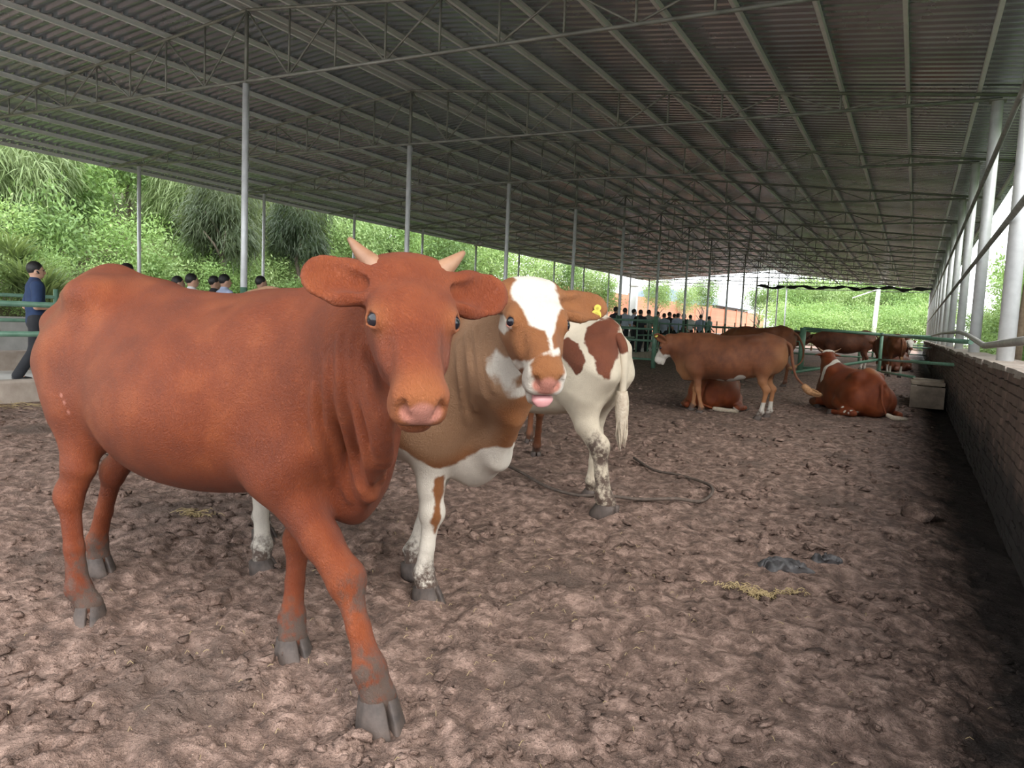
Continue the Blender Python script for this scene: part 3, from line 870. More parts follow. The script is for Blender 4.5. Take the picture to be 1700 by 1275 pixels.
        for sg in (-1, 1):
            ne = Lf * sg * 0.76 + U * 0.56 + Fd * 0.30; ne /= np.linalg.norm(ne)
            ea = Fd - (Fd @ ne) * ne; ea = ea / np.linalg.norm(ea) * 0.94 + np.cross(ne, Fd) * 0.2
            Ec = H(0.203, 0.080 * sg, -0.050); sur = F.hit(Ec + ne * 0.15 * g, -ne, 0.4) if False else None
            # march outwards to the skin
            tt = np.arange(0, 0.09, 0.001) * g; vv = F.sample(Ec + tt[:, None] * ne); ts = tt[np.argmax(vv > 0)]
            skin = Ec + ne * ts
            if detail: F.ball(skin, (0.0255 * g, 0.0180 * g, 0.020 * g), 0.006 * g, ea, np.cross(ne, ea) * 0 + ne, carve=True)
            if detail:
                eu = np.cross(ne, ea); eu = eu / np.linalg.norm(eu) * (1 if eu @ U > 0 else -1)
                for sgn, hgt, rr, o in ((1, 0.0240, 0.0062, 0.003), (-1, 0.0235, 0.0045, -0.001)):
                    F.chain([skin + g * (ea * a_ * 0.029 + eu * sgn * hgt * math.cos(a_ * 1.45) + ne * (o * math.cos(a_ * 1.45) - 0.004)) for a_ in (-1.05, -0.6, 0.0, 0.6, 1.05)], [rr * g * q_ for q_ in (0.6, 0.95, 1.0, 0.95, 0.6)], 0.008 * g)
            s.eye(skin - ne * 0.0215 * g, 0.0265 * g)
            if detail: s.rim.append((skin, 0.030 * g))
        s.pink.append((H(0.472, 0, -0.085), 0.040 * g, 1.0))
        for sg in (-1, 1): s.pink.append((H(0.470, 0.028 * sg, -0.084), 0.026 * g, 1.0))
        for sg in (-1, 1):
            tip, nrm = (ears[0 if sg > 0 else 1] if ears else ((0.06, 0.31 * sg, -0.03), (0.35, -0.25 * sg, 0.55)))
            root = H(0.085, 0.098 * sg, -0.062)
            T = H(*tip); N = nrm[0] * Fd + nrm[1] * Lf + nrm[2] * U
            s.ear(root, T, N, g)
        if horn:
            for sg, (b0, b1, b2, r) in zip((1, -1), horn):
                pts = smoothcurve([H(*b0), H(*b1), H(*b2)], 5)
                n = len(pts); rs = [r * g * (1 - (i / (n - 1)) ** 1.3 * 0.80) for i in range(n)]
                s.parts.append(('horn', MB().tube(pts, rs, 12).mesh('horn', M['horn']), (0, 0, 0), (0, 0, 0), 1.0, None))
    def eye(s, p, r):
        V = []; F = []
        nu, nv = 14, 10
        for j in range(nv + 1):
            ph = math.pi * j / nv
            for i in range(nu): V.append((r * math.sin(ph) * math.cos(2 * math.pi * i / nu), r * math.sin(ph) * math.sin(2 * math.pi * i / nu), r * math.cos(ph)))
        for j in range(nv):
            for i in range(nu): F.append((j * nu + i, (j + 1) * nu + i, (j + 1) * nu + (i + 1) % nu, j * nu + (i + 1) % nu))
        s.parts.append(('eye', MB().add(V, F, True).mesh('eye', M['eye']), tuple(p), (0, 0, 0), 1.0, None))
    def ear(s, root, tip, nrm, g=1.0):
        F = s.f; root = np.array(root); tip = np.array(tip); N = np.array(nrm, float)
        A = tip - root; L = np.linalg.norm(A); A /= L; N -= (N @ A) * A; N /= np.linalg.norm(N)
        P = lambda t, o=0.0: root + A * L * t + N * o * g
        F.cone(P(0), P(0.36), 0.030 * g, (0.046 * g, 0.020 * g), 0.03, N)
        F.cone(P(0.42), P(0.66), (0.075 * g, 0.018 * g), (0.066 * g, 0.016 * g), 0.045, N, L * 0.33)
        F.cone(P(0.30, 0.020), P(0.60, 0.022), (0.030 * g, 0.020 * g), (0.056 * g, 0.024 * g), 0.014, N, L * 0.27, carve=True)
    def neck(s, pts, rs, k=0.10):
        s.f.chain(pts, rs, k)
    def tail(s, pts, r=0.028, tuft=None, tuft_r=0.045, mat=None, tail_white=None):
        pp = smoothcurve(pts, 6); n = len(pp)
        tm = MB().tube(pp, [r * (1 - 0.55 * i / (n - 1)) for i in range(n)], 10).mesh('tail', mat)
        attr(tm, 'white', [-1.0 if tail_white is None else (tail_white - v.co.z) for v in tm.vertices])
        s.parts.append(('tail', tm, (0, 0, 0), (0, 0, 0), 1.0, 'coat'))
        if tuft is not None:
            tp = smoothcurve(tuft, 5); n = len(tp); b = MB()
            b.tube(tp, [r * 0.45 + (tuft_r - r * 0.45) * math.sin(math.pi * min(1, 0.15 + 0.85 * i / (n - 1)) ** 0.8) for i in range(n)], 10)
            rng = random.Random(5)
            for q in range(40):                 # loose strands
                i0 = rng.randrange(1, n - 2); v = np.array([rng.gauss(0, 1) for _ in range(3)]); v *= tuft_r * 0.7 / np.linalg.norm(v)
                a = tp[i0] + v; e = tp[-1] + v * 0.8 + (tp[-1] - tp[-2]) * rng.uniform(0, 0.8)
                b.tube([a, (a + e) / 2 + v * 0.3, e], [0.006, 0.005, 0.001], 4, False)
            s.parts.append(('tail_tuft', b.mesh('tail_tuft', M['tuft_red'] if mat is None else mat), (0, 0, 0), (0, 0, 0), 1.0, 'tail'))
    def poly(s, pix, sgn=1, slab=0.14):
        """a marking whose outline was read from the photograph, laid on the hide as a flat stencil in the cow's own frame"""
        P = np.array([q for q in (s.hit(*p) for p in pix) if q is not None])
        cen = P.mean(0); Uu, Ss, Vt = np.linalg.svd(P - cen); e1, e2, e3 = Vt
        o = s.loc(0, 0, CAM_H)
        if (o - cen) @ e3 < 0: e3 = -e3
        p2 = np.stack([(P - cen) @ e1, (P - cen) @ e2], 1)
        def f(V, r):
            q = V - cen; x = q @ e1; y = q @ e2; z = q @ e3
            n = len(p2); ins = np.zeros(len(V), bool); dm = np.full(len(V), 9.0)
            near = (np.abs(x) < 1) & (np.abs(y) < 1)
            for i in range(n):
                a = p2[i]; b = p2[(i + 1) % n]
                cr = ((a[1] > y) != (b[1] > y)) & (x < (b[0] - a[0]) * (y - a[1]) / (b[1] - a[1] + 1e-9) + a[0]); ins ^= cr
                ab = b - a; t = np.clip(((x - a[0]) * ab[0] + (y - a[1]) * ab[1]) / (ab @ ab + 1e-12), 0, 1)
                dm = np.minimum(dm, np.hypot(x - a[0] - t * ab[0], y - a[1] - t * ab[1]))
            sd = np.where(ins, dm, -dm); sd = np.minimum(sd, slab - np.abs(z))
            return np.maximum(r, sd) if sgn > 0 else np.minimum(r, -sd)
        s.white.append(f)
    # --- finish
    def finish(s, name, label, mat, group=None, relax=3, tuft_mat=None):
        V, Q = s.f.mesh(relax)
        k = s.k
        me = np_mesh('body', V * k, Q, mat, True)
        def blob(lst, soft):
            if not lst: return np.zeros(len(V))
            r = np.full(len(V), -1.0)
            for it in lst:
                c, rad, sgn = it[:3]
                c = np.array(c); dd = np.linalg.norm((V - c) / np.array(it[3] if len(it) > 3 else (1, 1, 1)), axis=1)
                val = (rad - dd)
                if sgn > 0: r = np.maximum(r, val)
                else: r = np.minimum(r, -val)
            return np.clip(r / soft + 0.5, 0, 1) if soft else r
        def wf():
            if not s.white: return np.full(len(V), -1.0)
            r = np.full(len(V), -0.5)
            for it in s.white:
                if callable(it): r = it(V, r); continue
                c, rad, sgn = it[:3]; dd = np.linalg.norm((V - np.array(c)) / np.array(it[3] if len(it) > 3 else (1, 1, 1)), axis=1)
                r = np.maximum(r, rad - dd) if sgn > 0 else np.minimum(r, dd - rad)
            return r
        for q_, r_ in s.rim: s.tan.append((q_, r_, 1.0))
        attr(me, 'white', wf()); attr(me, 'pink', blob(s.pink, 0.025)); attr(me, 'dirt', blob(s.dirt, 0.20)); attr(me, 'tan', blob(s.tan, s.tan_soft))
        root = empty(name)
        p = W(s.c[0], s.c[1], 0); ang = math.atan2(s.a[1], s.a[0]) + YAW
        root.location = p; root.rotation_euler = (0, 0, ang)
        b = obj('body', me, root)
        tl = None
        for nm, m, lo_, ro, sc, how in s.parts:
            if how == 'coat' and not m.materials: m.materials.append(mat)
            elif how == 'coat' and m.materials[0] is None: m.materials.clear(); m.materials.append(mat)
            if nm == 'tail_tuft' and tuft_mat: m.materials.clear(); m.materials.append(tuft_mat)
            o = obj(nm, m, tl if how == 'tail' and tl else root)
            o.location = tuple(np.array(lo_) * k); o.rotation_euler = ro; o.scale = (sc * k,) * 3 if (nm in ('hoof',) or k == 1.0) else (k,) * 3
            if how == 'tail' and tl: o.scale = (1, 1, 1)
            if nm == 'tail': tl = o
            if nm == 'hoof': o['label'] = 'dark cloven hoof'
        tag(root, label, 'cow', group)
        s.root = root
        return root

STD = [(-1.00, 1.16, 0.98, 0.06), (-0.96, 1.27, 0.87, 0.13), (-0.86, 1.37, 0.78, 0.19), (-0.72, 1.415, 0.73, 0.23), (-0.56, 1.43, 0.70, 0.25),
       (-0.40, 1.42, 0.67, 0.28), (-0.20, 1.395, 0.635, 0.315), (0.0, 1.38, 0.62, 0.335), (0.2, 1.38, 0.62, 0.33), (0.35, 1.385, 0.61, 0.30),
       (0.5, 1.37, 0.585, 0.26), (0.62, 1.31, 0.58, 0.21), (0.72, 1.21, 0.65, 0.15), (0.79, 1.10, 0.78, 0.08)]
HERD = 'cattle in the shed'

def legs_std(c, d=(0, 0, 0, 0), g=1.0):
    """four legs; d shifts each hoof fore or aft: LF, RF, LH, RH"""
    for sg, sh in ((1, d[0]), (-1, d[1])):
        c.front_leg((0.44, 0.17 * sg, 0.74), (0.47 + sh * 0.55, 0.17 * sg, 0.42), (0.45 + sh * 0.95, 0.165 * sg, 0.13), (0.49 + sh, 0.165 * sg, 0.0), g)
    for sg, sh in ((1, d[2]), (-1, d[3])):
        c.hind_leg((-0.72, 0.12 * sg, 1.10), (-0.55 + sh * 0.2, 0.175 * sg, 0.82), (-0.72 + sh * 0.6, 0.18 * sg, 0.49), (-0.66 + sh * 0.95, 0.18 * sg, 0.14), (-0.60 + sh, 0.18 * sg, 0.0), g)
def rump(c, dz=0.0):
    F = c.f
    F.cone((-0.62, 0, 1.37 + dz), (-0.90, 0, 1.30 + dz), (0.09, 0.075), (0.06, 0.06), 0.08)
    for sg in (-1, 1):
        F.ball((-0.50, 0.18 * sg, 1.325 + dz), (0.10, 0.07, 0.055), 0.14)
        F.ball((-0.92, 0.10 * sg, 1.19), (0.06, 0.05, 0.06), 0.08)
    F.ball((-0.03, 0, 0.93), (0.42, 0.34, 0.31), 0.10)
    for sg in (-1, 1): F.cone((0.30, 0.16 * sg, 1.20), (0.50, 0.18 * sg, 0.80), (0.075, 0.20), (0.075, 0.16), 0.10, (1, 0, 0.4))
    F.cone((0.46, 0, 0.74), (0.66, 0, 0.74), (0.15, 0.15), (0.10, 0.125), 0.10)
def neck_to(c, O, f, U, drop=0.0):
    O = np.array(O); j3 = O + 0.06 * np.array(f) - 0.13 * np.array(U)
    base = np.array([0.30, 0, 1.10]); m1 = np.array([0.58, 0, 1.08]) * 0.75 + j3 * 0.25; m2 = np.array([0.62, 0, 1.08]) * 0.42 + j3 * 0.58
    c.neck([base, m1, m2, j3], [(0.22, 0.28), (0.17, 0.25), (0.125, 0.195), (0.095, 0.14)], 0.10)
    a = (np.array([0.64, 0, 0.70]) * 0.7 + (j3 - [0, 0, 0.2]) * 0.3)
    c.f.chain([(0.64, 0, 0.66), a, j3 - [0, 0, 0.12]], [(0.05, 0.10), (0.03, 0.09), (0.04, 0.06)], 0.08)
def nrm(v): v = np.array(v, float); return v / np.linalg.norm(v)
def head_dir(yaw, pitch):
    """yaw left of straight ahead, pitch below the horizon (degrees) -> (fdir, up)"""
    y, p = math.radians(yaw), math.radians(pitch); h = np.array([math.cos(y), math.sin(y), 0])
    return h * math.cos(p) - np.array([0, 0, math.sin(p)]), h * math.sin(p) + np.array([0, 0, math.cos(p)])
# ------------------------------------------------------------------ the big red cow in front
def cow_red():
    c = Cow((-1.66, 3.1), (-0.63, 2.65), 0.0068, (-1.22, -0.78, -0.02), (1.42, 0.52, 1.62))
    c.torso([(x if x > -0.4 else -0.4 + (x + 0.4) * 0.80, zt - 0.022 * (-0.35 < x), zb, w) for x, zt, zb, w in STD], top=0.30)
    F = c.f
    # pelvis, hips, tail head, withers, paunch
    F.cone((-0.60, 0, 1.37), (-0.82, 0, 1.31), (0.09, 0.075), (0.06, 0.06), 0.08)
    for sg in (-1, 1):
        F.ball((-0.50, 0.185 * sg, 1.33), (0.09, 0.07, 0.055), 0.13)
        F.ball((-0.83, 0.10 * sg, 1.20), (0.06, 0.05, 0.06), 0.08)
    F.ball((-0.05, -0.06, 0.93), (0.42, 0.335, 0.31), 0.10)
    F.ball((0.05, 0.06, 0.93), (0.40, 0.31, 0.31), 0.10)
    # legs
    c.hind_leg((-0.62, -0.13, 1.10), (-0.48, -0.19, 0.82), (-0.60, -0.20, 0.50), (-0.55, -0.20, 0.14), (-0.485, -0.20, 0.0), 0.98, -0.75)
    c.hind_leg((-0.66, 0.13, 1.10), (-0.60, 0.18, 0.82), (-0.86, 0.20, 0.50), (-1.00, 0.22, 0.15), (-0.97, 0.22, 0.0), 1.0, -0.2)
    c.front_leg((0.46, -0.18, 0.74), (0.775, -0.215, 0.425), (0.905, -0.255, 0.165), (0.965, -0.27, 0.0), 1.12, -0.55)
    c.front_leg((0.40, 0.13, 0.72), (0.325, 0.09, 0.41), (0.375, 0.0, 0.135), (0.43, -0.045, 0.0), 1.05, -0.5)
    # shoulder blade plate on the near side
    F.cone((0.30, -0.17, 1.20), (0.55, -0.20, 0.80), (0.075, 0.20), (0.075, 0.16), 0.10, (1, 0, 0.4))
    F.cone((0.30, 0.17, 1.20), (0.50, 0.20, 0.80), (0.075, 0.20), (0.075, 0.16), 0.10, (1, 0, 0.4))
    # neck turning towards the photographer
    O = c.loc(-0.300, 2.062, 1.469)
    f = c.dirl((0.2027, -0.6239, -0.7547)); U = c.dirl((0.2332, -0.7178, 0.6561))
    base = np.array([0.30, 0.0, 1.07])
    j1 = np.array([0.58, -0.06, 1.10]); j2 = np.array([0.82, -0.19, 1.16]); j3 = O + 0.06 * f / np.linalg.norm(f) - 0.15 * U + c.dirl((0, 0.10, -0.02))
    c.neck([base, j1, j2, j3], [(0.23, 0.27), (0.185, 0.255), (0.135, 0.215), (0.098, 0.145)], 0.10)
    # brisket and dewlap
    F.cone((0.46, 0, 0.74), (0.66, -0.02, 0.72), (0.15, 0.15), (0.10, 0.125), 0.10)
    F.chain([(0.66, -0.03, 0.66), (0.78, -0.12, 0.76), (0.88, -0.22, 0.90), (0.97, -0.31, 1.04)], [(0.050, 0.10), (0.030, 0.085), (0.030, 0.08), (0.045, 0.08)], 0.07)
    # ears from the photograph: image-right is the cow's left
    horn = [((0.035, 0.074, -0.040), (-0.004, 0.122, -0.030), (-0.050, 0.168, -0.024), 0.034),
            ((0.035, -0.074, -0.040), (-0.014, -0.120, -0.030), (-0.072, -0.158, -0.024), 0.034)]
    ears = [((0.075, 0.295, -0.060), (0.35, -0.20, 0.75)), ((0.020, -0.290, -0.060), (0.35, 0.20, 0.75))]
    c.head(O, f, U, 1.0, horn, ears)
    # folds of loose skin on the neck, laid on the surface the photograph shows
    folds = [[(584, 560), (588, 620), (598, 690), (612, 760), (618, 800)], [(600, 575), (606, 640), (620, 700), (632, 760), (634, 800)],
             [(566, 560), (568, 630), (576, 700), (590, 760), (600, 815)], [(612, 610), (622, 660), (640, 715), (646, 770)],
             [(545, 600), (545, 660), (552, 720), (566, 780), (582, 830)], [(523, 640), (524, 690), (532, 740), (548, 800)]]
    for i, fl in enumerate(folds):
        P = [c.hit(*q) for q in fl]
        P = [p for p in P if p is not None]
        P = smoothcurve(P, 5)
        rr = 0.014 if i < 4 else 0.010
        F.chain(P, [rr * math.sin(math.pi * (0.12 + 0.76 * q / (len(P) - 1))) + 0.003 for q in range(len(P))], 0.022)
    c.tail([(-0.82, 0.0, 1.31), (-0.93, 0.01, 1.20), (-0.955, 0.04, 0.95), (-0.94, 0.08, 0.75)], 0.030,
           [(-0.94, 0.08, 0.76), (-0.94, 0.09, 0.62), (-0.92, 0.08, 0.48)], 0.036)
    # pale scuffs, muddy knees
    kn = c.hit(602, 985)
    c.dirt.append((kn, 0.085, 1.0))
    for p in ((147, 940), (480, 1060), (620, 1120)):
        c.dirt.append((c.hit(*p), 0.10, 1.0))
    for p in ((102, 656), (107, 668), (114, 684)): c.pink.append((c.hit(*p), 0.006, 1.0))
    c.tan += [(c.H(0.455, 0, -0.085), 0.085, 1.0)]
    return c.finish('cow', 'big glossy red cow with short horns in front, looking at the camera', M['coat_red'], HERD, 3, M['tuft_white'])
cow_red()
# ------------------------------------------------------------------ tan and white cow with its tongue out
M['coat_tan'] = coat('tan_coat', (0.15, 0.05, 0.014), (0.22, 0.08, 0.024), (0.29, 0.125, 0.044), patch_noise=0.05, tan=(0.30, 0.165, 0.09))
def cow_tongue():
    a = np.array([0.917, -0.399]); cc_ = np.array([-0.71, 3.60])
    c = Cow(cc_ - a * 0.5, cc_ + a * 0.5, 0.0085, (-1.15, -0.82, -0.02), (1.45, 0.52, 1.65))
    c.torso([(x, zt - 0.045 - 0.02 * (x > -0.4), zb, w) for x, zt, zb, w in STD], top=0.30); rump(c, -0.04); F = c.f
    c.hind_leg((-0.72, -0.12, 1.06), (-0.45, -0.18, 0.80), (-0.50, -0.19, 0.47), (-0.46, -0.20, 0.13), (-0.42, -0.22, 0.0), 0.95, 0.3)
    c.hind_leg((-0.72, 0.12, 1.10), (-0.58, 0.17, 0.82), (-0.80, 0.18, 0.49), (-0.82, 0.18, 0.14), (-0.78, 0.18, 0.0), 0.95)
    c.front_leg((0.45, -0.16, 0.74), (0.47, -0.15, 0.42), (0.44, -0.15, 0.13), (0.48, -0.155, 0.0), 1.0, -0.3)
    c.front_leg((0.40, 0.15, 0.74), (0.30, 0.14, 0.42), (0.22, 0.13, 0.13), (0.25, 0.12, 0.0), 1.0, 0)
    O = c.loc(0.059, 2.823, 1.463); f = c.dirl((0.171, -0.686, -0.707)); U = c.dirl((0.200, -0.680, 0.707))
    j3 = O + 0.06 * nrm(f) - 0.14 * U + c.dirl((-0.02, 0.11, -0.02))
    c.neck([(0.30, 0, 1.10), (0.56, -0.05, 1.08), (0.80, -0.20, 1.14), j3], [(0.23, 0.29), (0.19, 0.285), (0.15, 0.245), (0.105, 0.155)], 0.10)
    F.chain([(0.60, -0.02, 0.64), (0.76, -0.12, 0.74), (0.88, -0.24, 0.92)], [(0.07, 0.10), (0.05, 0.09), (0.05, 0.08)], 0.08)
    ears = [((0.06, 0.325, -0.060), (0.25, -0.30, 0.70)), ((0.03, -0.300, -0.060), (0.25, 0.3, 0.75))]
    c.head(O, f, U, 0.98, None, ears, jaw_drop=0.022, tuft=0.012)
    H = c.H
    # neck wrinkles
    for fl in ([(790, 545), (796, 600), (806, 660)], [(775, 555), (780, 610), (790, 680)], [(803, 560), (810, 610), (822, 650)], [(760, 570), (764, 630), (775, 700)]):
        P = smoothcurve([c.hit(*q) for q in fl], 5)
        F.chain(P, [0.007] * len(P), 0.02)
    # tongue lolling to the lower lip
    tg = SDF(H(0.40, 0, -0.14) - 0.15, H(0.40, 0, -0.14) + 0.15, 0.005)
    tg.chain([H(0.34, 0, -0.148), H(0.42, 0.002, -0.156), H(0.470, 0.006, -0.166), H(0.482, 0.008, -0.180)], [(0.036, 0.012), (0.040, 0.013), (0.036, 0.012), (0.028, 0.010)], 0.02, U)
    V, Q = tg.mesh(2); c.parts.append(('tongue', np_mesh('tongue', V, Q, M['tongue'], True), (0, 0, 0), (0, 0, 0), 1.0, None))
    # ear tag: two discs, one above the other, on the ear at image right
    tp = c.hit(990, 519)
    vd = -c.dirl((ray(990, 519) @ LAT, ray(990, 519) @ DEP, ray(990, 519)[2])); vd = nrm(vd)
    sx = nrm(np.cross((0, 0, 1), vd)); sz = np.cross(vd, sx)
    def disc(cx, cz, r, off, th=0.004, n=20):
        b = MB(); ctr = tp + vd * off + sx * cx + sz * cz
        b.tube([ctr, ctr + vd * th], r, n, True, False); return b
    b = disc(0, -0.008, 0.0195, 0.002); b2 = disc(0.004, 0.018, 0.0135, 0.002); b.add(b2.v, b2.f)
    c.parts.append(('ear_tag', b.mesh('ear_tag', M['eartag']), (0, 0, 0), (0, 0, 0), 1.0, None))
    for cx, cz, r in ((0, -0.008, 0.010), (0.004, 0.018, 0.005)):
        c.parts.append(('tag_button', disc(cx, cz, r, 0.006, 0.002).mesh('tag_button', M['eartag_dark']), (0, 0, 0), (0, 0, 0), 1.0, None))
    # markings
    w = lambda x, y, r, sg=1: c.white.append((c.hit(x, y), r, sg))
    c.poly([(851, 470), (868, 458), (890, 457), (912, 470), (926, 490), (933, 512), (926, 522), (921, 545), (917, 560), (918, 590), (913, 572), (905, 548), (893, 547), (880, 541), (872, 530), (868, 516), (858, 505), (848, 498)])
    c.white.append((c.H(0.0, 0.0, -0.01), 0.075, 1)); c.white.append((c.H(0.03, 0.03, -0.01), 0.06, 1))
    c.poly([(824, 568), (832, 580), (842, 592), (858, 598), (874, 602), (886, 596), (880, 606), (868, 612), (860, 625), (866, 640), (872, 655), (862, 660), (846, 648), (830, 628), (818, 608), (818, 588)])
    c.poly([(828, 528), (836, 522), (846, 530), (848, 545), (836, 554), (829, 546)])
    for s_ in (-1, 0, 1): c.white.append((H(0.435, 0.050 * s_, -0.115), 0.052, 1))
    for s_ in (-1, 1): c.white.append((H(0.428, 0.070 * s_, -0.075), 0.036, 1))
    c.white.append((H(0.40, 0, -0.19), 0.07, 1)); c.white.append((H(0.28, 0, -0.23), 0.09, 1))
    c.white.append(lambda V, r: np.maximum(r, (0.675 + 0.05 * np.clip((V[:, 0] - 0.45) / 0.3, 0, 1) * np.clip((1.05 - V[:, 0]) / 0.2, 0, 1) + 0.05 * np.sin(V[:, 0] * 11 + V[:, 1] * 7) - V[:, 2]) * 0.8))      # white underside and legs
    fl = c.loc(-0.3, 3.2, 0.35)
    c.poly([(720, 792), (738, 788), (737, 815), (730, 838), (733, 862), (722, 884), (716, 868), (722, 840), (717, 815)], -1, 0.08)
    for x, y, r in ((790, 600, 0.20), (760, 680, 0.20), (720, 700, 0.18), (800, 540, 0.15), (490, 470, 0.4)): c.tan.append((c.hit(x, y), r, 1.0))
    c.rim = [(c.hit(838, 537), 0.034)]
    c.pink.append((c.hit(841, 541), 0.014, 1.0))
    c.tail([(-0.93, 0.0, 1.30), (-1.02, 0.01, 1.18), (-1.04, 0.04, 0.95), (-1.03, 0.06, 0.72)], 0.028)
    return c.finish('cow', 'tan and white cow with its tongue out and a yellow ear tag', M['coat_tan'], HERD, 3)
cow_tongue()

# ------------------------------------------------------------------ spotted cow seen from behind
def cow_spotted():
    a = np.array([-0.6, 0.8]); cc_ = np.array([0.20, 5.64])
    c = Cow(cc_ - a * 0.5, cc_ + a * 0.5, 0.0105, (-1.15, -0.5, -0.02), (1.5, 0.5, 1.6))
    st = [(x * 0.92 if x > -0.4 else -0.368 + (x + 0.4) * 0.82, 0.955 * zt, 0.96 * zb, w * 0.86) for x, zt, zb, w in STD]
    c.torso(st, top=0.34); F = c.f
    F.cone((-0.56, 0, 1.31), (-0.78, 0, 1.25), (0.08, 0.07), (0.05, 0.055), 0.08)
    for sg in (-1, 1):
        F.ball((-0.46, 0.18 * sg, 1.27), (0.09, 0.07, 0.06), 0.11); F.ball((-0.80, 0.095 * sg, 1.14), (0.06, 0.05, 0.06), 0.08)
        F.cone((0.30, 0.15 * sg, 1.12), (0.48, 0.17 * sg, 0.78), (0.075, 0.19), (0.075, 0.15), 0.10, (1, 0, 0.4))
    c.hind_leg((-0.66, 0.115, 1.04), (-0.56, 0.15, 0.79), (-0.81, 0.095, 0.46), (-0.855, 0.075, 0.14), (-0.845, 0.06, 0.0), 1.25, 0.25)
    c.hind_leg((-0.66, -0.115, 1.04), (-0.48, -0.165, 0.79), (-0.50, -0.16, 0.47), (-0.44, -0.20, 0.14), (-0.40, -0.22, 0.0), 0.92, 0)
    c.front_leg((0.42, 0.16, 0.72), (0.46, 0.19, 0.40), (0.43, 0.21, 0.13), (0.47, 0.22, 0.0), 0.95)
    c.front_leg((0.46, -0.15, 0.72), (0.62, -0.14, 0.40), (0.68, -0.14, 0.13), (0.72, -0.14, 0.0), 0.95)
    O = np.array([1.02, 0.02, 1.18]); f, U = head_dir(10, 40); neck_to(c, O, f, U); c.head(O, f, U, 0.95, detail=False)
    c.tail([(-0.76, 0.0, 1.27), (-0.875, -0.005, 1.17), (-0.895, -0.01, 0.98), (-0.89, -0.01, 0.80), (-0.89, -0.02, 0.70)], 0.038,
           [(-0.89, -0.01, 0.86), (-0.89, -0.02, 0.70), (-0.89, -0.03, 0.50)], 0.048, None, 1.12)
    c.white.append(lambda V, r: np.full(len(V), 0.4))
    c.poly([(934, 563), (946, 561), (960, 570), (968, 590), (974, 600), (966, 612), (957, 621), (948, 610), (940, 600), (934, 590)], -1)
    c.poly([(976, 543), (990, 533), (1010, 532), (1024, 540), (1028, 560), (1026, 585), (1020, 605), (1012, 630), (1002, 630), (992, 622), (990, 600), (980, 590), (970, 570)], -1)
    c.poly([(1024, 527), (1034, 530), (1038, 548), (1037, 572), (1030, 570), (1026, 548)], -1)
    for x, y in ((1000, 760), (1000, 800), (985, 745), (1010, 830), (785, 770), (805, 765)): c.dirt.append((c.hit(x, y), 0.11, 1.0))
    return c.finish('cow', 'white cow with brown patches seen from behind, dragging a rope', M['coat_spot'], HERD, 3, M['tuft_white'])
cow_spotted()

# ------------------------------------------------------------------ brown cow of which only the legs show
def cow_hidden():
    a = nrm([-0.05, 0.99])[:2]; cc_ = np.array([0.08, 7.25])
    c = Cow(cc_ - a * 0.5, cc_ + a * 0.5, 0.016, scale=0.93); c.torso(STD, top=0.30); rump(c)
    legs_std(c, (0.0, 0.05, 0.02, 0.35), 0.9)
    O = np.array([1.02, 0.0, 1.2]); f, U = head_dir(0, 60); neck_to(c, O, f, U); c.head(O, f, U, 0.95, detail=False)
    c.tail([(-0.93, 0, 1.30), (-1.02, 0, 1.18), (-1.04, 0, 0.9), (-1.02, 0, 0.6)], 0.028)
    return c.finish('cow', 'brown cow hidden behind the tongue-out cow, only its legs showing', M['coat_brown'], HERD, 2)
cow_hidden()

# ------------------------------------------------------------------ brown white-faced cow standing in the middle distance
def cow_whiteface():
    a = nrm([-0.90, 0.43])[:2]; cc_ = np.array([3.22, 11.16]); k = 0.88
    c = Cow(cc_ - a * 0.5, cc_ + a * 0.5, 0.014, (-1.2, -0.55, -0.02), (1.75, 0.55, 1.6), k); c.torso(STD, top=0.30); rump(c)
    legs_std(c, (-0.12, 0.10, 0.0, -0.10), 0.95)
    O = np.array([1.06, 0.03, 1.34]); f, U = head_dir(4, 66); neck_to(c, O, f, U)
    c.head(O, f, U, 1.08, None, [((0.05, 0.24, 0.14), (0.3, 0.6, -0.3)), ((0.06, -0.30, -0.03), (0.2, 0.2, 0.6))], detail=False)
    b_ = MB(); e_ = c.H(0.06, 0.21, 0.10); b_.tube([e_, e_ + np.array([0.0, 0.012, 0.0])], 0.03, 12, True, False); c.parts.append(('ear_tag', b_.mesh('ear_tag', M['eartag']), (0, 0, 0), (0, 0, 0), 1.0, None))
    for q, r in (((0.47, 0, 0.20), 0.36), ((-0.62, 0, 0.35), 0.40), ((-1.0, 0, 1.0), 0.24), ((0.66, 0, 0.72), 0.24), ((-0.78, 0, 0.85), 0.2)): c.tan.append((q, r, 1.0))
    H = c.H; c.tan_soft = 0.35
    for q, r in (((0.12, 0, -0.03), 0.11), ((0.22, 0, -0.06), 0.11), ((0.32, 0, -0.08), 0.11), ((0.42, 0, -0.1), 0.12), ((0.3, 0, -0.16), 0.1), ((0.0, 0, -0.02), 0.06)): c.white.append((H(*q), r, 1))
    c.white.append(lambda V, r: np.maximum(r, np.minimum(0.30 - V[:, 2], -0.30 - V[:, 0])))       # white hind socks
    for x, y, z, r in ((-0.28, 0.16, 0.66, 0.10), (-0.15, 0.1, 0.63, 0.10), (0.05, 0.1, 0.60, 0.07), (0.58, 0.06, 0.66, 0.07)): c.white.append(((x, y, z), r, 1))
    c.tail([(-0.90, 0.0, 1.33), (-1.03, 0.0, 1.25), (-1.08, 0.04, 1.0), (-1.16, 0.10, 0.76), (-1.30, 0.16, 0.62)], 0.034,
           [(-1.28, 0.15, 0.63), (-1.40, 0.2, 0.53), (-1.55, 0.26, 0.50)], 0.06)
    return c.finish('cow', 'brown white-faced cow standing sideways with head lowered by the green post', M['coat_brown'], HERD, 2, M['tuft_red'])
cow_whiteface()

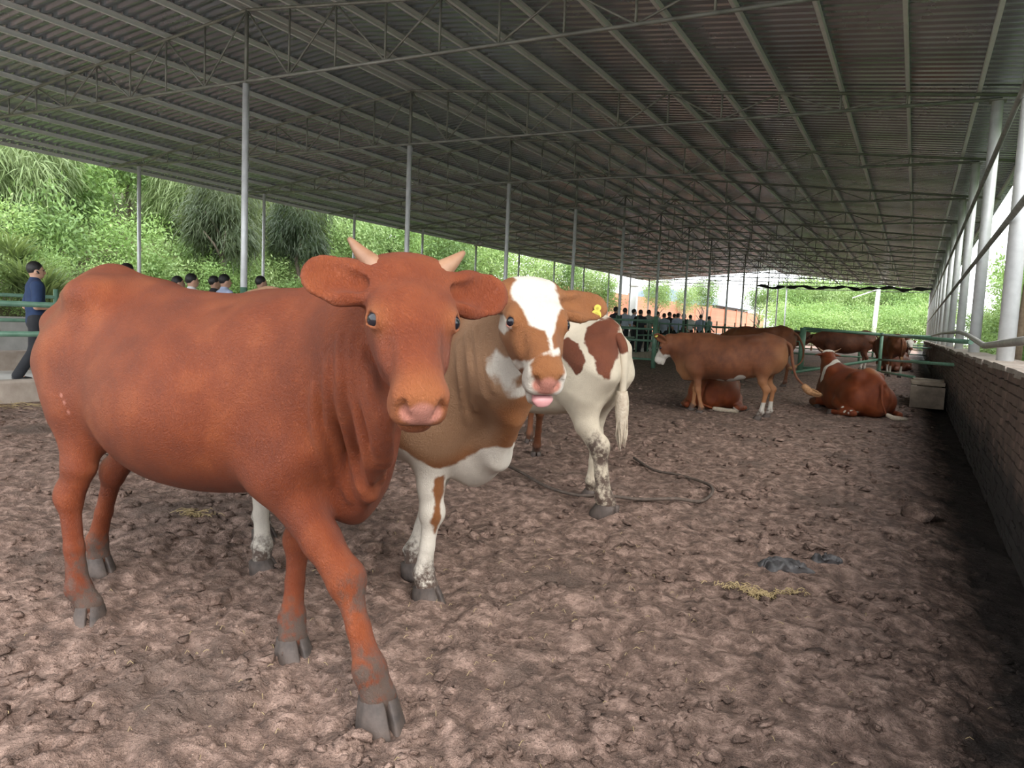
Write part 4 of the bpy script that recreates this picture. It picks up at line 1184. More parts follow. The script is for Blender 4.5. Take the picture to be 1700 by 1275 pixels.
# ------------------------------------------------------------------ lying cattle
def lying(name, label, cc_, a, mat, k=0.95, head=None, horn=False, paint=None, tail=None, hh=0.013):
    a = nrm(a)[:2]; c = Cow(np.array(cc_) - a * 0.5, np.array(cc_) + a * 0.5, hh, (-1.3, -0.75, -0.02), (1.6, 0.75, 1.45), k)
    st = [(-1.00, 0.50, 0.12, 0.10), (-0.94, 0.62, 0.03, 0.19), (-0.80, 0.73, 0.0, 0.27), (-0.6, 0.79, -0.03, 0.33), (-0.4, 0.80, -0.05, 0.38), (-0.2, 0.80, -0.05, 0.41),
          (0.0, 0.80, -0.05, 0.42), (0.2, 0.81, -0.05, 0.40), (0.38, 0.83, -0.03, 0.35), (0.52, 0.82, 0.0, 0.29), (0.64, 0.76, 0.05, 0.22), (0.74, 0.66, 0.12, 0.14)]
    c.torso(st, top=0.42); F = c.f
    F.cone((-0.55, 0, 0.77), (-0.92, 0, 0.60), (0.08, 0.06), (0.06, 0.05), 0.08)
    for sg in (-1, 1):
        F.ball((-0.50, 0.20 * sg, 0.70), (0.10, 0.07, 0.05), 0.16)
        F.ball((-0.55, 0.30 * sg, 0.27), (0.33, 0.15, 0.25), 0.12)                # folded thigh
        F.chain([(-0.28, 0.40 * sg, 0.20), (-0.60, 0.45 * sg, 0.09), (-0.86, 0.42 * sg, 0.07)], [0.085, 0.055, 0.05], 0.06)
        F.chain([(-0.86, 0.42 * sg, 0.07), (-0.62, 0.50 * sg, 0.05), (-0.42, 0.54 * sg, 0.045)], [0.05, 0.038, 0.045], 0.03)
        F.cone((0.36, 0.20 * sg, 0.70), (0.50, 0.26 * sg, 0.25), (0.09, 0.2), (0.09, 0.16), 0.12, (1, 0, 0.2))
        F.chain([(0.44, 0.30 * sg, 0.17), (0.72, 0.28 * sg, 0.11), (0.48, 0.34 * sg, 0.05)], [0.10, 0.065, 0.045], 0.05)
        c.parts.append(('hoof', HOOF, (-0.36, 0.55 * sg, 0.005), (0, 0, 0.2 * sg), 1.0, None))
        c.parts.append(('hoof', HOOF, (0.42, 0.36 * sg, 0.005), (0, 0, math.pi), 1.0, None))
    O, f, U = head
    O = np.array(O); j3 = O + 0.06 * f - 0.13 * U
    b0 = np.array([0.36, 0, 0.58]); c.neck([b0, np.array([0.62, 0, 0.62]) * 0.7 + j3 * 0.3, np.array([0.66, 0, 0.62]) * 0.4 + j3 * 0.6, j3], [(0.2, 0.22), (0.16, 0.2), (0.12, 0.165), (0.095, 0.13)], 0.1)
    F.cone((0.62, 0, 0.30), j3 - [0.05, 0, 0.15], (0.06, 0.12), (0.04, 0.06), 0.09)
    hn = [((0.02, 0.07, -0.045), (0.0, 0.15, -0.02), (-0.07, 0.215, -0.01), 0.026), ((0.02, -0.07, -0.045), (0.0, -0.15, -0.02), (-0.07, -0.215, -0.01), 0.026)] if horn else None
    c.head(O, f, U, 0.95, hn, [((0.11, 0.26, -0.07), (0.3, -0.3, -0.5)), ((0.11, -0.26, -0.07), (0.3, 0.3, -0.5))], detail=False)
    if paint: paint(c)
    if tail: c.tail(tail[0], 0.032, tail[1], 0.04)
    return c.finish(name, label, mat, HERD, 2, M['tuft_white'])
def paint7(c):
    c.white.append((c.H(-0.02, 0, 0.0), 0.10, 1))
    for y in (-0.07, 0.07): c.white.append((c.H(-0.01, y, -0.02), 0.07, 1))
    c.white.append(lambda V, r: np.maximum(r, 0.055 - np.abs(V[:, 0] - 0.50 + 0.35 * V[:, 1]) - np.clip(0.55 - V[:, 2], 0, 9) - np.clip(-0.06 - V[:, 1], 0, 9)))
    for p in ((1398, 675), (1402, 683), (1409, 686), (1414, 681), (1424, 684), (1360, 672)): c.white.append((c.hit(*p), 0.026, 1))
    c.tan.append(((-0.5, 0, 0.82), 0.10, 1.0, (4.5, 1.0, 1.0)))
f7, U7 = head_dir(-18, 40)
lying('cow', 'red cow with pale poll and small horns lying with its back to the camera', (5.72, 12.45), (-0.12, 0.99), M['coat_red'], 0.93,
      (np.array([0.84, -0.02, 1.10]), f7, U7), True, paint7, ([(-0.9, 0.0, 0.64), (-1.02, 0.05, 0.50), (-1.08, 0.06, 0.28), (-1.12, 0.0, 0.10)], [(-1.12, 0.0, 0.10), (-1.2, -0.1, 0.05), (-1.22, -0.3, 0.04)]))
f5, U5 = head_dir(35, 35)
def paint5(c):
    c.white.append((c.hit(1250, 630), 0.10, 1)); c.white.append((c.hit(1222, 683), 0.07, 1))
lying('cow', 'red cow lying behind the legs of the white-faced cow', (3.50, 12.55), (0.35, 0.94), M['coat_red'], 0.92,
      (np.array([0.92, 0.12, 0.95]), f5, U5), False, paint5, ([(-0.9, 0.0, 0.62), (-1.02, 0.12, 0.42), (-1.06, 0.16, 0.15), (-1.1, -0.05, 0.06)], [(-1.1, -0.05, 0.06), (-1.12, -0.25, 0.045), (-1.12, -0.45, 0.04)]))

# ------------------------------------------------------------------ cattle farther off
def far_cow(label, cc_, a, mat, k, d, head, paint=None, tail=None, hh=0.02):
    a = nrm(a)[:2]; c = Cow(np.array(cc_) - a * 0.5, np.array(cc_) + a * 0.5, hh, (-1.2, -0.55, -0.02), (1.6, 0.55, 1.65), k)
    c.torso(STD, top=0.30); rump(c); legs_std(c, d, 0.97)
    O, yaw, pit = head; f, U = head_dir(yaw, pit); neck_to(c, O, f, U); c.head(O, f, U, 0.97, detail=False)
    if paint: paint(c)
    c.tail(*(tail or ([(-0.92, 0, 1.32), (-1.03, 0, 1.2), (-1.06, 0, 0.95), (-1.05, 0, 0.7)], 0.03, [(-1.05, 0, 0.7), (-1.05, 0, 0.6), (-1.05, 0, 0.5)])))
    return c.finish('cow', label, mat, HERD, 2, M['tuft_red'])
def socks(c, hind=True):
    c.white.append(lambda V, r: np.maximum(r, np.minimum(0.38 - V[:, 2], (-0.2 - V[:, 0]) if hind else 1.0)))
far_cow('brown cow with curled tail standing behind the white-faced cow', (5.9, 17.9), (-0.60, 0.80), M['coat_brown'], 1.0, (0, 0.1, 0.1, -0.05), ((1.05, 0, 1.2), 10, 50), None,
        ([(-0.92, 0, 1.32), (-1.04, -0.06, 1.22), (-1.10, -0.20, 0.95), (-1.08, -0.22, 0.66), (-1.05, -0.02, 0.52)], 0.032, [(-1.05, -0.04, 0.53), (-1.03, 0.1, 0.48), (-1.02, 0.2, 0.47)], 0.05))
far_cow('dark red cow with head raised behind the green divider', (12.05, 26.9), (-0.93, 0.36), M['coat_dark'], 1.03, (0.05, -0.1, 0, 0.1), ((1.10, 0.06, 1.24), 14, 35), lambda c: socks(c))
far_cow('dark brown cow half hidden by the green fence post', (9.6, 28.6), (0.80, 0.60), M['coat_dark'], 1.0, (0, 0.1, -0.1, 0), ((1.1, 0, 1.3), -10, 40))
far_cow('red cow with white legs seen from behind beside the thin green post', (12.5, 24.6), (0.10, 0.99), M['coat_brown'], 0.97, (0, 0, 0, 0.05), ((1.08, 0, 1.2), 0, 50), lambda c: socks(c, False))
wp = lambda c: (c.white.append((c.H(0.2, 0, -0.05), 0.2, 1)), c.white.append(((0.55, 0, 0.8), 0.25, 1)), socks(c, False))
far_cow('white-faced cow facing the camera far back near the brick wall', (16.2, 31.0), (-0.15, -0.99), M['coat_dark'], 0.98, (0, 0, 0, 0.05), ((1.05, 0, 1.25), 0, 50), wp, None, 0.025)
far_cow('dark cow standing far back at the foot of the brick wall', (18.0, 35.6), (-0.8, -0.6), M['coat_dark'], 0.98, (0, 0, 0, 0.05), ((1.05, 0, 1.1), 0, 50), wp, None, 0.025)
far_cow('dark cow far back between the divider post and the red cow', (13.4, 36.0), (-0.9, 0.4), M['coat_dark'], 0.98, (0, 0, 0, 0.05), ((1.05, 0, 1.1), 0, 50), socks, None, 0.025)
lying('cow', 'dark cow lying far back against the brick wall', (14.7, 28.4), (-0.7, -0.7), M['coat_dark'], 0.95, (np.array([0.9, 0, 1.0]), *head_dir(0, 40)), False, lambda c: c.white.append((c.H(0.2, 0, -0.05), 0.2, 1)), None, 0.025)
# ================================================================== PEOPLE
M['skin'] = simple('skin', (0.50, 0.28, 0.19), (0.58, 0.34, 0.24), 14, 0.5)
M['hair'] = simple('black_hair', (0.008, 0.007, 0.007), (0.02, 0.018, 0.017), 40, 0.45, 0, 0.5, 120, 0.01)
M['navy'] = simple('navy_cotton', (0.012, 0.030, 0.085), (0.020, 0.045, 0.12), 10, 0.8, 0, 0.3, 60, 0.01)
M['black_cloth'] = simple('black_cloth', (0.008, 0.009, 0.013), (0.016, 0.017, 0.022), 10, 0.8, 0, 0.3, 60, 0.01)
M['shirt_white'] = simple('white_shirt', (0.78, 0.80, 0.84), (0.86, 0.88, 0.90), 8, 0.8, 0, 0.3, 40, 0.01)
M['shirt_blue'] = simple('pale_blue_shirt', (0.45, 0.52, 0.74), (0.55, 0.62, 0.82), 8, 0.8, 0, 0.3, 40, 0.01)
M['shirt_olive'] = simple('olive_grey_shirt', (0.34, 0.37, 0.32), (0.44, 0.47, 0.41), 8, 0.8, 0, 0.3, 40, 0.01)
M['shirt_grey'] = simple('grey_blue_shirt', (0.36, 0.42, 0.52), (0.46, 0.52, 0.62), 8, 0.8, 0, 0.3, 40, 0.01)
M['shirt_teal'] = simple('teal_shirt', (0.26, 0.45, 0.48), (0.36, 0.55, 0.58), 8, 0.8, 0, 0.3, 40, 0.01)
M['shirt_dark'] = simple('dark_shirt', (0.02, 0.022, 0.03), (0.04, 0.042, 0.05), 8, 0.8)
M['shoe'] = simple('black_shoe', (0.010, 0.010, 0.010), (0.02, 0.02, 0.02), 8, 0.4)
M['glass_frame'] = simple('spectacle_frame', (0.05, 0.04, 0.035), (0.08, 0.07, 0.06), 8, 0.3, 0.6)

def person(h=0.014, walk=0.0, arm=0.0, look=0.0, glasses=False, fingers=False):
    """x forward, y left; returns (root, parts); 1.72 m tall"""
    root = empty('person')
    hip = {1: np.array([0, 0.085, 0.90]), -1: np.array([0, -0.085, 0.90])}
    leg = {}
    for sg in (1, -1):
        w = walk * sg
        kn = np.array([0.03 + 0.20 * w, 0.095 * sg, 0.49]); an = np.array([-0.02 + 0.36 * w - (0.10 if w < 0 else 0), 0.095 * sg, 0.09 + (0.05 if w < 0 else 0)])
        leg[sg] = (hip[sg], kn, an)
    arms = {}
    for sg in (1, -1):
        el = np.array([-0.05 - 0.10 * walk * sg, 0.235 * sg, 1.10]); wr = np.array([0.10 - 0.1 * walk * sg + 0.16 * arm, 0.22 * sg - 0.06 * arm * sg, 0.93 + 0.16 * arm])
        arms[sg] = (np.array([0, 0.185 * sg, 1.385]), el, wr)
    lo = (-0.55, -0.42, -0.03); hi = (0.60, 0.42, 1.78)
    hd = np.array([math.cos(look), math.sin(look), 0]); hl = np.array([-math.sin(look), math.cos(look), 0])
    def Hh(f, l, z): return hd * f + hl * l + np.array([0.01, 0, z])
    b = SDF(lo, hi, h)
    b.ball(Hh(0.0, 0, 1.615), (0.098, 0.076, 0.105), 0.03, hd)
    b.ball(Hh(0.035, 0, 1.555), (0.062, 0.058, 0.070), 0.03, hd)
    b.cone(Hh(0.092, 0, 1.615), Hh(0.112, 0, 1.578), 0.012, 0.018, 0.02)
    b.ball(Hh(0.085, 0, 1.530), (0.018, 0.030, 0.014), 0.015, hd)
    for sg in (1, -1):
        b.ball(Hh(-0.005, 0.078 * sg, 1.595), (0.026, 0.012, 0.034), 0.012, hd)
        b.ball(Hh(0.090, 0.032 * sg, 1.612), (0.012, 0.016, 0.008), 0.01, hd, carve=True)
    b.cone((-0.01, 0, 1.40), (0.0, 0, 1.53), 0.062, 0.056, 0.03)
    b.cone((0, 0, 0.93), (0, 0, 1.12), (0.145, 0.095), (0.14, 0.095), 0.05, (1, 0, 0))
    b.cone((0, 0, 1.12), (0, 0, 1.36), (0.14, 0.095), (0.165, 0.105), 0.05, (1, 0, 0))
    for sg in (1, -1):
        s0, el, wr = arms[sg]
        b.cone((0, 0.10 * sg, 1.40), s0, 0.06, 0.058, 0.05)
        b.cone(s0, el, 0.052, 0.040, 0.03); b.cone(el, wr, 0.041, 0.028, 0.02)
        fw = nrm(wr - el); p = wr + fw * 0.075
        b.cone(wr, p, (0.018, 0.034), (0.015, 0.040), 0.012, (0, 0, 1))
        up_ = nrm(np.array([0, 0, 1]) - fw * fw[2])
        for i, (o, ln) in enumerate(((0.030, 0.070), (0.010, 0.080), (-0.010, 0.075), (-0.029, 0.060))):
            a0 = p + up_ * o; m = a0 + fw * ln * 0.5 + np.array([0, -0.006 * sg, 0]); e = m + fw * ln * 0.42 + np.array([0, -0.022 * sg, -0.01])
            b.chain([a0 - fw * 0.02, m, e], [0.010, 0.009, 0.0075], 0.006)
        b.chain([wr + fw * 0.02 + up_ * 0.03, wr + fw * 0.055 + up_ * 0.055, wr + fw * 0.085 + up_ * 0.058], [0.013, 0.011, 0.009], 0.01)
        h0, kn, an = leg[sg]
        b.cone(h0, kn, 0.078, 0.055, 0.04); b.cone(kn, an, 0.054, 0.040, 0.03); b.cone(an, an + [0.10, 0, -0.05], 0.04, 0.032, 0.03)
    V, Q = b.mesh(1); body = obj('body', np_mesh('body', V, Q, M['skin'], True), root)
    s = SDF(lo, hi, h)
    s.cone((0, 0, 0.90), (0, 0, 1.12), (0.168, 0.118), (0.160, 0.115), 0.05, (1, 0, 0)); s.cone((0, 0, 1.12), (0, 0, 1.36), (0.160, 0.115), (0.182, 0.122), 0.05, (1, 0, 0))
    for sg in (1, -1):
        s0, el, wr = arms[sg]; s.cone((0, 0.08 * sg, 1.41), s0, 0.072, 0.074, 0.05); s.cone(s0, s0 * 0.25 + el * 0.75, 0.074, 0.066, 0.03)
    s.cone((-0.012, 0, 1.42), (-0.004, 0, 1.475), 0.076, 0.070, 0.03)
    V, Q = s.mesh(1); shirt = obj('shirt', np_mesh('shirt', V, Q, M['shirt_white'], True), root)
    t = SDF(lo, hi, h)
    t.cone((0, 0, 0.88), (0, 0, 0.985), (0.163, 0.112), (0.160, 0.110), 0.04, (1, 0, 0))
    for sg in (1, -1):
        h0, kn, an = leg[sg]; t.cone(h0, kn, 0.098, 0.075, 0.05); t.cone(kn, an, 0.076, 0.070, 0.03)
    V, Q = t.mesh(1); obj('trousers', np_mesh('trousers', V, Q, M['black_cloth'], True), root)
    hh = SDF(Hh(0, 0, 1.62) - 0.18, Hh(0, 0, 1.62) + 0.18, h * 0.7)
    hh.ball(Hh(-0.016, 0, 1.640), (0.102, 0.086, 0.102), 0.02, hd)
    hh.ball(Hh(0.085, 0, 1.575), (0.075, 0.10, 0.088), 0.02, hd, carve=True)
    hh.ball(Hh(-0.02, 0, 1.475), (0.10, 0.12, 0.075), 0.03, hd, carve=True)
    V, Q = hh.mesh(1); obj('hair', np_mesh('hair', V, Q, M['hair'], True), root)
    for sg in (1, -1):
        an = leg[sg][2]; q = MB().tube([an + [-0.06, 0, -0.055], an + [-0.02, 0, -0.04], an + [0.08, 0, -0.05], an + [0.16, 0, -0.062], an + [0.185, 0, -0.07]], [0.032, 0.046, 0.045, 0.036, 0.015], 10)
        q.build('shoe', M['shoe'], root)
    for sg in (1, -1):
        m = MB(); m.tube([Hh(0.084, 0.032 * sg, 1.612), Hh(0.093, 0.031 * sg, 1.611)], [0.007, 0.005], 8).build('eye', M['eye'], root)
    if glasses:
        g = MB()
        for sg in (1, -1):
            ring = [Hh(0.108 - 0.01 * abs(math.cos(a)), sg * 0.034 + 0.026 * math.cos(a), 1.610 + 0.018 * math.sin(a)) for a in np.linspace(0, 2 * math.pi, 13)]
            g.tube(ring, 0.0022, 5, False); g.tube([Hh(0.098, 0.060 * sg, 1.614), Hh(-0.005, 0.084 * sg, 1.618)], 0.0022, 5)
        g.tube([Hh(0.110, -0.008, 1.614), Hh(0.110, 0.008, 1.614)], 0.0022, 5); g.build('glasses', M['glass_frame'], root)
        MB().tube([Hh(0.0, -0.088, 1.60), Hh(0.012, -0.094, 1.585), Hh(0.028, -0.092, 1.565)], [0.010, 0.011, 0.007], 8).build('earpiece', M['shoe'], root)
    return root
def dress(root, shirt=None, trousers=None):
    for o in root.children:
        n = o.name.split('.')[0]
        m = shirt if n == 'shirt' else trousers if n == 'trousers' else None
        if m: o.material_slots[0].link = 'OBJECT'; o.material_slots[0].material = m
def put(root, P, ang, sc, label, group):
    root.location = P; root.rotation_euler = (0, 0, ang); root.scale = (sc,) * 3
    return tag(root, label, 'person', group)
ALLEY = 0.12
VG = 'visitors in the feed alley'
man = person(0.011, 0.32, 1.0, 0.0, True); dress(man, M['navy'], M['black_cloth'])
mp = on_x(60, 620, -10.75)
put(man, (mp[0], mp[1], ALLEY), math.radians(70), 0.985, 'man in navy polo shirt and glasses walking behind the pen rails at left', VG)
stand = person(0.018, 0.18, 0.2, 0.0, False)
used_stand = [False]
def visitor(P, ang, sc, label, shirt, trousers=None):
    r = stand if not used_stand[0] else copy_tree(stand); used_stand[0] = True
    dress(r, shirt, trousers or M['black_cloth']); put(r, P, ang, sc, label, VG); return r
heads = [(211, 437, 'black-haired head of a visitor just above the red cow\'s rump', 80, M['shirt_dark']),
         (295, 458, 'dark-haired visitor half hidden behind the man in profile above the cow\'s back', 60, M['shirt_dark']),
         (318, 454, 'visitor in profile left of the tall column above the cow\'s back', 72, M['shirt_white']),
         (356, 458, 'dark-haired visitor peeking out left of the man with glasses', 60, M['shirt_dark']),
         (373, 455, 'visitor with glasses and pale collar beside the tall green-footed column', 72, M['shirt_blue']),
         (433, 458, 'visitor in profile right of the tall column above the cow\'s back', 72, M['shirt_dark'])]
for i, (x, y, lab, ang, sm) in enumerate(heads):
    q = on_x(x, y, -11.0 if i % 2 == 0 else -11.5)
    sc = (q[2] - ALLEY) / 1.735
    visitor((q[0], q[1], ALLEY), math.radians(ang), sc, lab, sm)
far = [(1023, 509, 'shirt_dark', 'dark-haired visitor nearest the spotted cow\'s rump'), (1038, 511, 'shirt_grey', 'visitor in grey-blue shirt second from the left of the far group'),
       (1053, 512, 'shirt_blue', 'visitor in pale blue shirt third from the left of the far group'), (1064, 514, 'shirt_dark', 'visitor in dark clothes left of the olive shirt'),
       (1078, 507, 'shirt_olive', 'tall visitor in olive grey shirt by the thick green post'), (1092, 515, 'shirt_white', 'visitor in white right of the thick green post'),
       (1103, 520, 'shirt_grey', 'short visitor in blue-grey shirt right of the thick post'), (1112, 517, 'shirt_dark', 'visitor in dark clothes behind a green rail post'),
       (1120, 521, 'shirt_white', 'visitor in white shirt left of the pair in the middle'), (1126, 520, 'shirt_blue', 'visitor in pale shirt behind the white one'),
       (1136, 519, 'shirt_dark', 'visitor in black beside the white shirt with a bag'), (1147, 517, 'shirt_white', 'visitor in bright white shirt third from the right of the group'),
       (1164, 521, 'shirt_blue', 'visitor in lavender shirt second from the right of the group'), (1178, 522, 'shirt_teal', 'visitor in teal at the right end of the group')]
for i, (x, y, sm, lab) in enumerate(far):
    q = on_x(x, y, -10.3 - 0.5 * (i % 3))
    sc = min(1.12, (q[2] - ALLEY) / 1.735)
    visitor((q[0], q[1], ALLEY), math.radians(70 + 25 * math.sin(i * 2.3)), sc, lab, M[sm])

# ================================================================== THINGS ON THE FLOOR
M['rope'] = simple('muddy_rope', (0.045, 0.033, 0.026), (0.11, 0.08, 0.064), 30, 0.85, 0, 0.5, 120, 0.004)
pts = [np.array(on_ground(x, y, 0.0)) for x, y in ((868, 795), (910, 816), (960, 829), (1000, 834), (1060, 841), (1120, 844), (1162, 839), (1182, 828), (1172, 813), (1125, 797), (1085, 787), (1052, 770))]
pts = [p + [0, 0, 0.03 + max(0, float(floor_h(p[0], p[1])))] for p in pts]
pts = [np.array(at_d(800, 732, 5.95)), np.array(at_d(830, 765, 5.75))] + pts
tag(MB().tube(smoothcurve(pts, 6), 0.012, 8).build('rope', M['rope']), 'muddy rope looping over the ground behind the spotted cow', 'rope')
M['rag'] = simple('grey_black_rag', (0.020, 0.019, 0.021), (0.085, 0.078, 0.078), 9, 0.55, 0, 0.5, 30, 0.02)
def rag(cx, cy, sx, sy, seed, label):
    P = on_ground(cx, cy); n, m = 34, 22
    gx, gy = np.meshgrid(np.linspace(-1, 1, n), np.linspace(-1, 1, m), indexing='ij')
    x = gx * sx + 0.03 * vnoise(gx * 2, gy * 2, seed, 20); y = gy * sy * (1 - 0.35 * gx ** 2) + 0.04 * vnoise(gx * 2, gy * 2, seed + 5, 21)
    z = 0.020 + 0.030 * np.abs(vnoise(gx * 3 + gy, gy * 2.2, seed, 22)) + 0.022 * np.abs(np.sin(gx * 6 + gy * 5 + seed)) * (1 - gx ** 2)
    z = z + floor_h(P[0] + x, P[1] + y) * 0.7
    e = (1 - np.maximum(np.abs(gx), np.abs(gy)) ** 6); z = z * e - 0.01 * (1 - e)
    i = np.arange(n * m).reshape(n, m); Q = np.stack([i[:-1, :-1], i[1:, :-1], i[1:, 1:], i[:-1, 1:]], -1).reshape(-1, 4)
    me = np_mesh('rag', np.stack([x, y, z], -1).reshape(-1, 3), Q, M['rag'], True)
    o = obj('rag', me, None, (P[0], P[1], 0)); o.rotation_euler = (0, 0, YAW + seed)
    md = o.modifiers.new('thick', 'SOLIDIFY'); md.thickness = 0.004
    return tag(o, label, 'rag')
rag(1300, 946, 0.15, 0.075, 0.2, 'crumpled dark rag trodden into the floor at right, the wider piece')
rag(1372, 944, 0.10, 0.035, -0.9, 'narrow strip of dark rag beside the wider piece')
M['straw'] = simple('yellow_straw', (0.27, 0.195, 0.09), (0.42, 0.32, 0.17), 40, 0.8)
def straw(name, cx, cy, n, sx, sy, ln, label, rot=0.0):
    P = on_ground(cx, cy); b = MB(); rng = random.Random(int(cx))
    for i in range(n):
        x, y = rng.gauss(0, sx), rng.gauss(0, sy); a = rng.uniform(0, math.pi); l = ln * rng.uniform(0.4, 1.2)
        xx = x * math.cos(YAW + rot) - y * math.sin(YAW + rot); yy = x * math.sin(YAW + rot) + y * math.cos(YAW + rot)
        z = float(floor_h(P[0] + xx, P[1] + yy)) + rng.uniform(0.010, 0.030)
        dx, dy = math.cos(a) * l / 2, math.sin(a) * l / 2
        b.tube([(xx - dx, yy - dy, z - 0.004), (xx, yy, z + rng.uniform(0, 0.012)), (xx + dx, yy + dy, z)], (0.0022 if sx < 0.3 else 0.0011), 4, False)
    return tag(b.build(name, M['straw'], None, (P[0], P[1], 0)), label, 'straw', None, 'stuff')
straw('straw_heap', 1265, 988, 240, 0.085, 0.018, 0.035, 'small heap of yellow chopped straw below the dark rag', -0.08)
straw('straw_heap', 322, 866, 70, 0.06, 0.03, 0.06, 'scattered straw on the floor under the red cow')
straw('straw_heap', 30, 676, 60, 0.25, 0.12, 0.16, 'loose straw at the foot of the kerb at far left')
straw('straw_scatter', 960, 1010, 130, 0.75, 0.7, 0.025, 'bits of straw scattered over the pen floor')
straw('straw_scatter', 400, 1150, 45, 0.5, 0.25, 0.02, 'bits of straw scattered in front of the red cow')

# clods of dried manure, far too many to count
def clods():
    rng = np.random.default_rng(3)
    oct_v = np.array([(1,0,0),(-1,0,0),(0,1,0),(0,-1,0),(0,0,1),(0,0,-1)], float)
    oct_f = [(0,2,4),(2,1,4),(1,3,4),(3,0,4),(2,0,5),(1,2,5),(3,1,5),(0,3,5)]
    V = list(oct_v); F = []; mid = {}
    def mp_(a, b):
        k = (min(a, b), max(a, b))
        if k not in mid: v = V[a] + V[b]; V.append(v / np.linalg.norm(v)); mid[k] = len(V) - 1
        return mid[k]
    for a, b, c in oct_f:
        x, y, z = mp_(a, b), mp_(b, c), mp_(c, a); F += [(a, x, z), (x, b, y), (z, y, c), (x, y, z)]
    V = np.array(V); F = np.array(F)
    N = 15000
    r = 0.9 * np.exp(rng.random(N) ** 0.85 * math.log(20 / 0.9)); th = np.radians(118 + rng.uniform(-62, 62, N))
    x = r * np.cos(th); y = r * np.sin(th); ok = (x < 0.5) & (x > -9.6); x, y, r = x[ok], y[ok], r[ok]; N = len(x)
    cl = vnoise(x * 1.7, y * 1.7, 0.3, 31); keep = rng.random(N) < np.clip(0.55 + 0.9 * cl, 0.08, 1); x, y, r = x[keep], y[keep], r[keep]; N = len(x)
    s = 0.0042 * r ** 0.55 * np.exp(rng.normal(0, 0.55, N)) + 0.003
    z = floor_h(x, y)
    P = V[None] * (1 + 0.35 * rng.normal(0, 1, (N, len(V), 1))) * (s[:, None] * np.stack([rng.uniform(0.8, 2.0, N), rng.uniform(0.8, 1.6, N), rng.uniform(0.5, 0.95, N)], 1))[:, None, :]
    a = rng.uniform(0, 6.28, N); ca, sa = np.cos(a)[:, None], np.sin(a)[:, None]
    X = P[..., 0] * ca - P[..., 1] * sa + x[:, None]; Y = P[..., 0] * sa + P[..., 1] * ca + y[:, None]; Z = P[..., 2] + (z + s * 0.25)[:, None]
    VV = np.stack([X, Y, Z], -1).reshape(-1, 3); FF = (F[None] + (np.arange(N) * len(V))[:, None, None]).reshape(-1, 3)
    tag(obj('manure_clods', np_mesh('manure_clods', VV, FF, M['manure'], False)), 'crumbly clods of manure covering the pen floor', 'clods', None, 'stuff')
clods()
# ================================================================== VEGETATION AND THE FAR SURROUNDINGS
def leafmat(name, a, b, c):
    t = NT(name); v = t.coord()
    oi = t.n.new('ShaderNodeObjectInfo')
    n = t.noise(v, 1.3, 3); n2 = t.noise(v, 9, 2)
    f = t.math('ADD', t.math('MULTIPLY', n, 0.55), t.math('MULTIPLY_ADD', oi.outputs['Random'], 0.28, t.math('MULTIPLY', n2, 0.28)))
    col = t.ramp(f, [(0.30, a), (0.55, b), (0.80, c)])
    t.set(Base_Color=col, Roughness=0.55)
    tr = t.n.new('ShaderNodeBsdfTranslucent'); t.l(t.mix(0.35, col, (0.45, 0.55, 0.10)), tr.inputs[0])
    mx = t.n.new('ShaderNodeMixShader'); mx.inputs[0].default_value = 0.30
    t.l(t.b.outputs[0], mx.inputs[1]); t.l(tr.outputs[0], mx.inputs[2]); t.l(mx.outputs[0], t.out.inputs['Surface'])
    return t.m
M['leaf'] = leafmat('green_leaf', (0.085, 0.155, 0.050), (0.20, 0.325, 0.110), (0.39, 0.50, 0.23))
M['leaf_fresh'] = leafmat('fresh_leaf', (0.12, 0.225, 0.065), (0.265, 0.42, 0.135), (0.46, 0.58, 0.27))
M['leaf_dark'] = leafmat('dark_needle', (0.022, 0.040, 0.022), (0.05, 0.075, 0.038), (0.09, 0.115, 0.06))
M['leaf_pale'] = leafmat('pale_grass', (0.10, 0.15, 0.06), (0.18, 0.25, 0.105), (0.29, 0.35, 0.18))
M['bark'] = simple('bark', (0.07, 0.055, 0.042), (0.16, 0.13, 0.10), 12, 0.9, 0, 0.6, 40, 0.02)
M['bark_pale'] = simple('pale_bark', (0.26, 0.18, 0.12), (0.40, 0.29, 0.20), 12, 0.9, 0, 0.6, 40, 0.02)

def leaves(seed, n, R, clusters, leaf, cr=0.30, mat=None, droop=0.0, shape=(0.36, 1.0)):
    rng = np.random.default_rng(seed); R = np.array(R, float)
    c = rng.normal(0, 1, (clusters, 3)); c /= np.linalg.norm(c, axis=1)[:, None]; c *= (rng.random((clusters, 1)) ** 0.45)
    c = c * R * 0.86
    k = rng.integers(0, clusters, n)
    P = c[k] + rng.normal(0, 1, (n, 3)) * R * cr * 0.6
    d = rng.normal(0, 1, (n, 3)) + np.array([0, 0, 0.25 - droop * 3]) + 0.6 * P / np.linalg.norm(R); d /= np.linalg.norm(d, axis=1)[:, None]
    s = np.cross(d, rng.normal(0, 1, (n, 3))); s /= np.linalg.norm(s, axis=1)[:, None]; nn = np.cross(d, s)
    L = leaf * rng.uniform(0.6, 1.35, (n, 1)); w = L * shape[0]
    a = P; b = P + d * L * 0.45 + s * w * 0.5 + nn * L * 0.08; e = P + d * L * shape[1]; f = P + d * L * 0.45 - s * w * 0.5 + nn * L * 0.08
    V = np.stack([a, b, e, f], 1).reshape(-1, 3); i = np.arange(n) * 4
    Q = np.stack([i, i + 1, i + 2, i + 3], 1)
    return np_mesh('foliage', V, Q, mat)
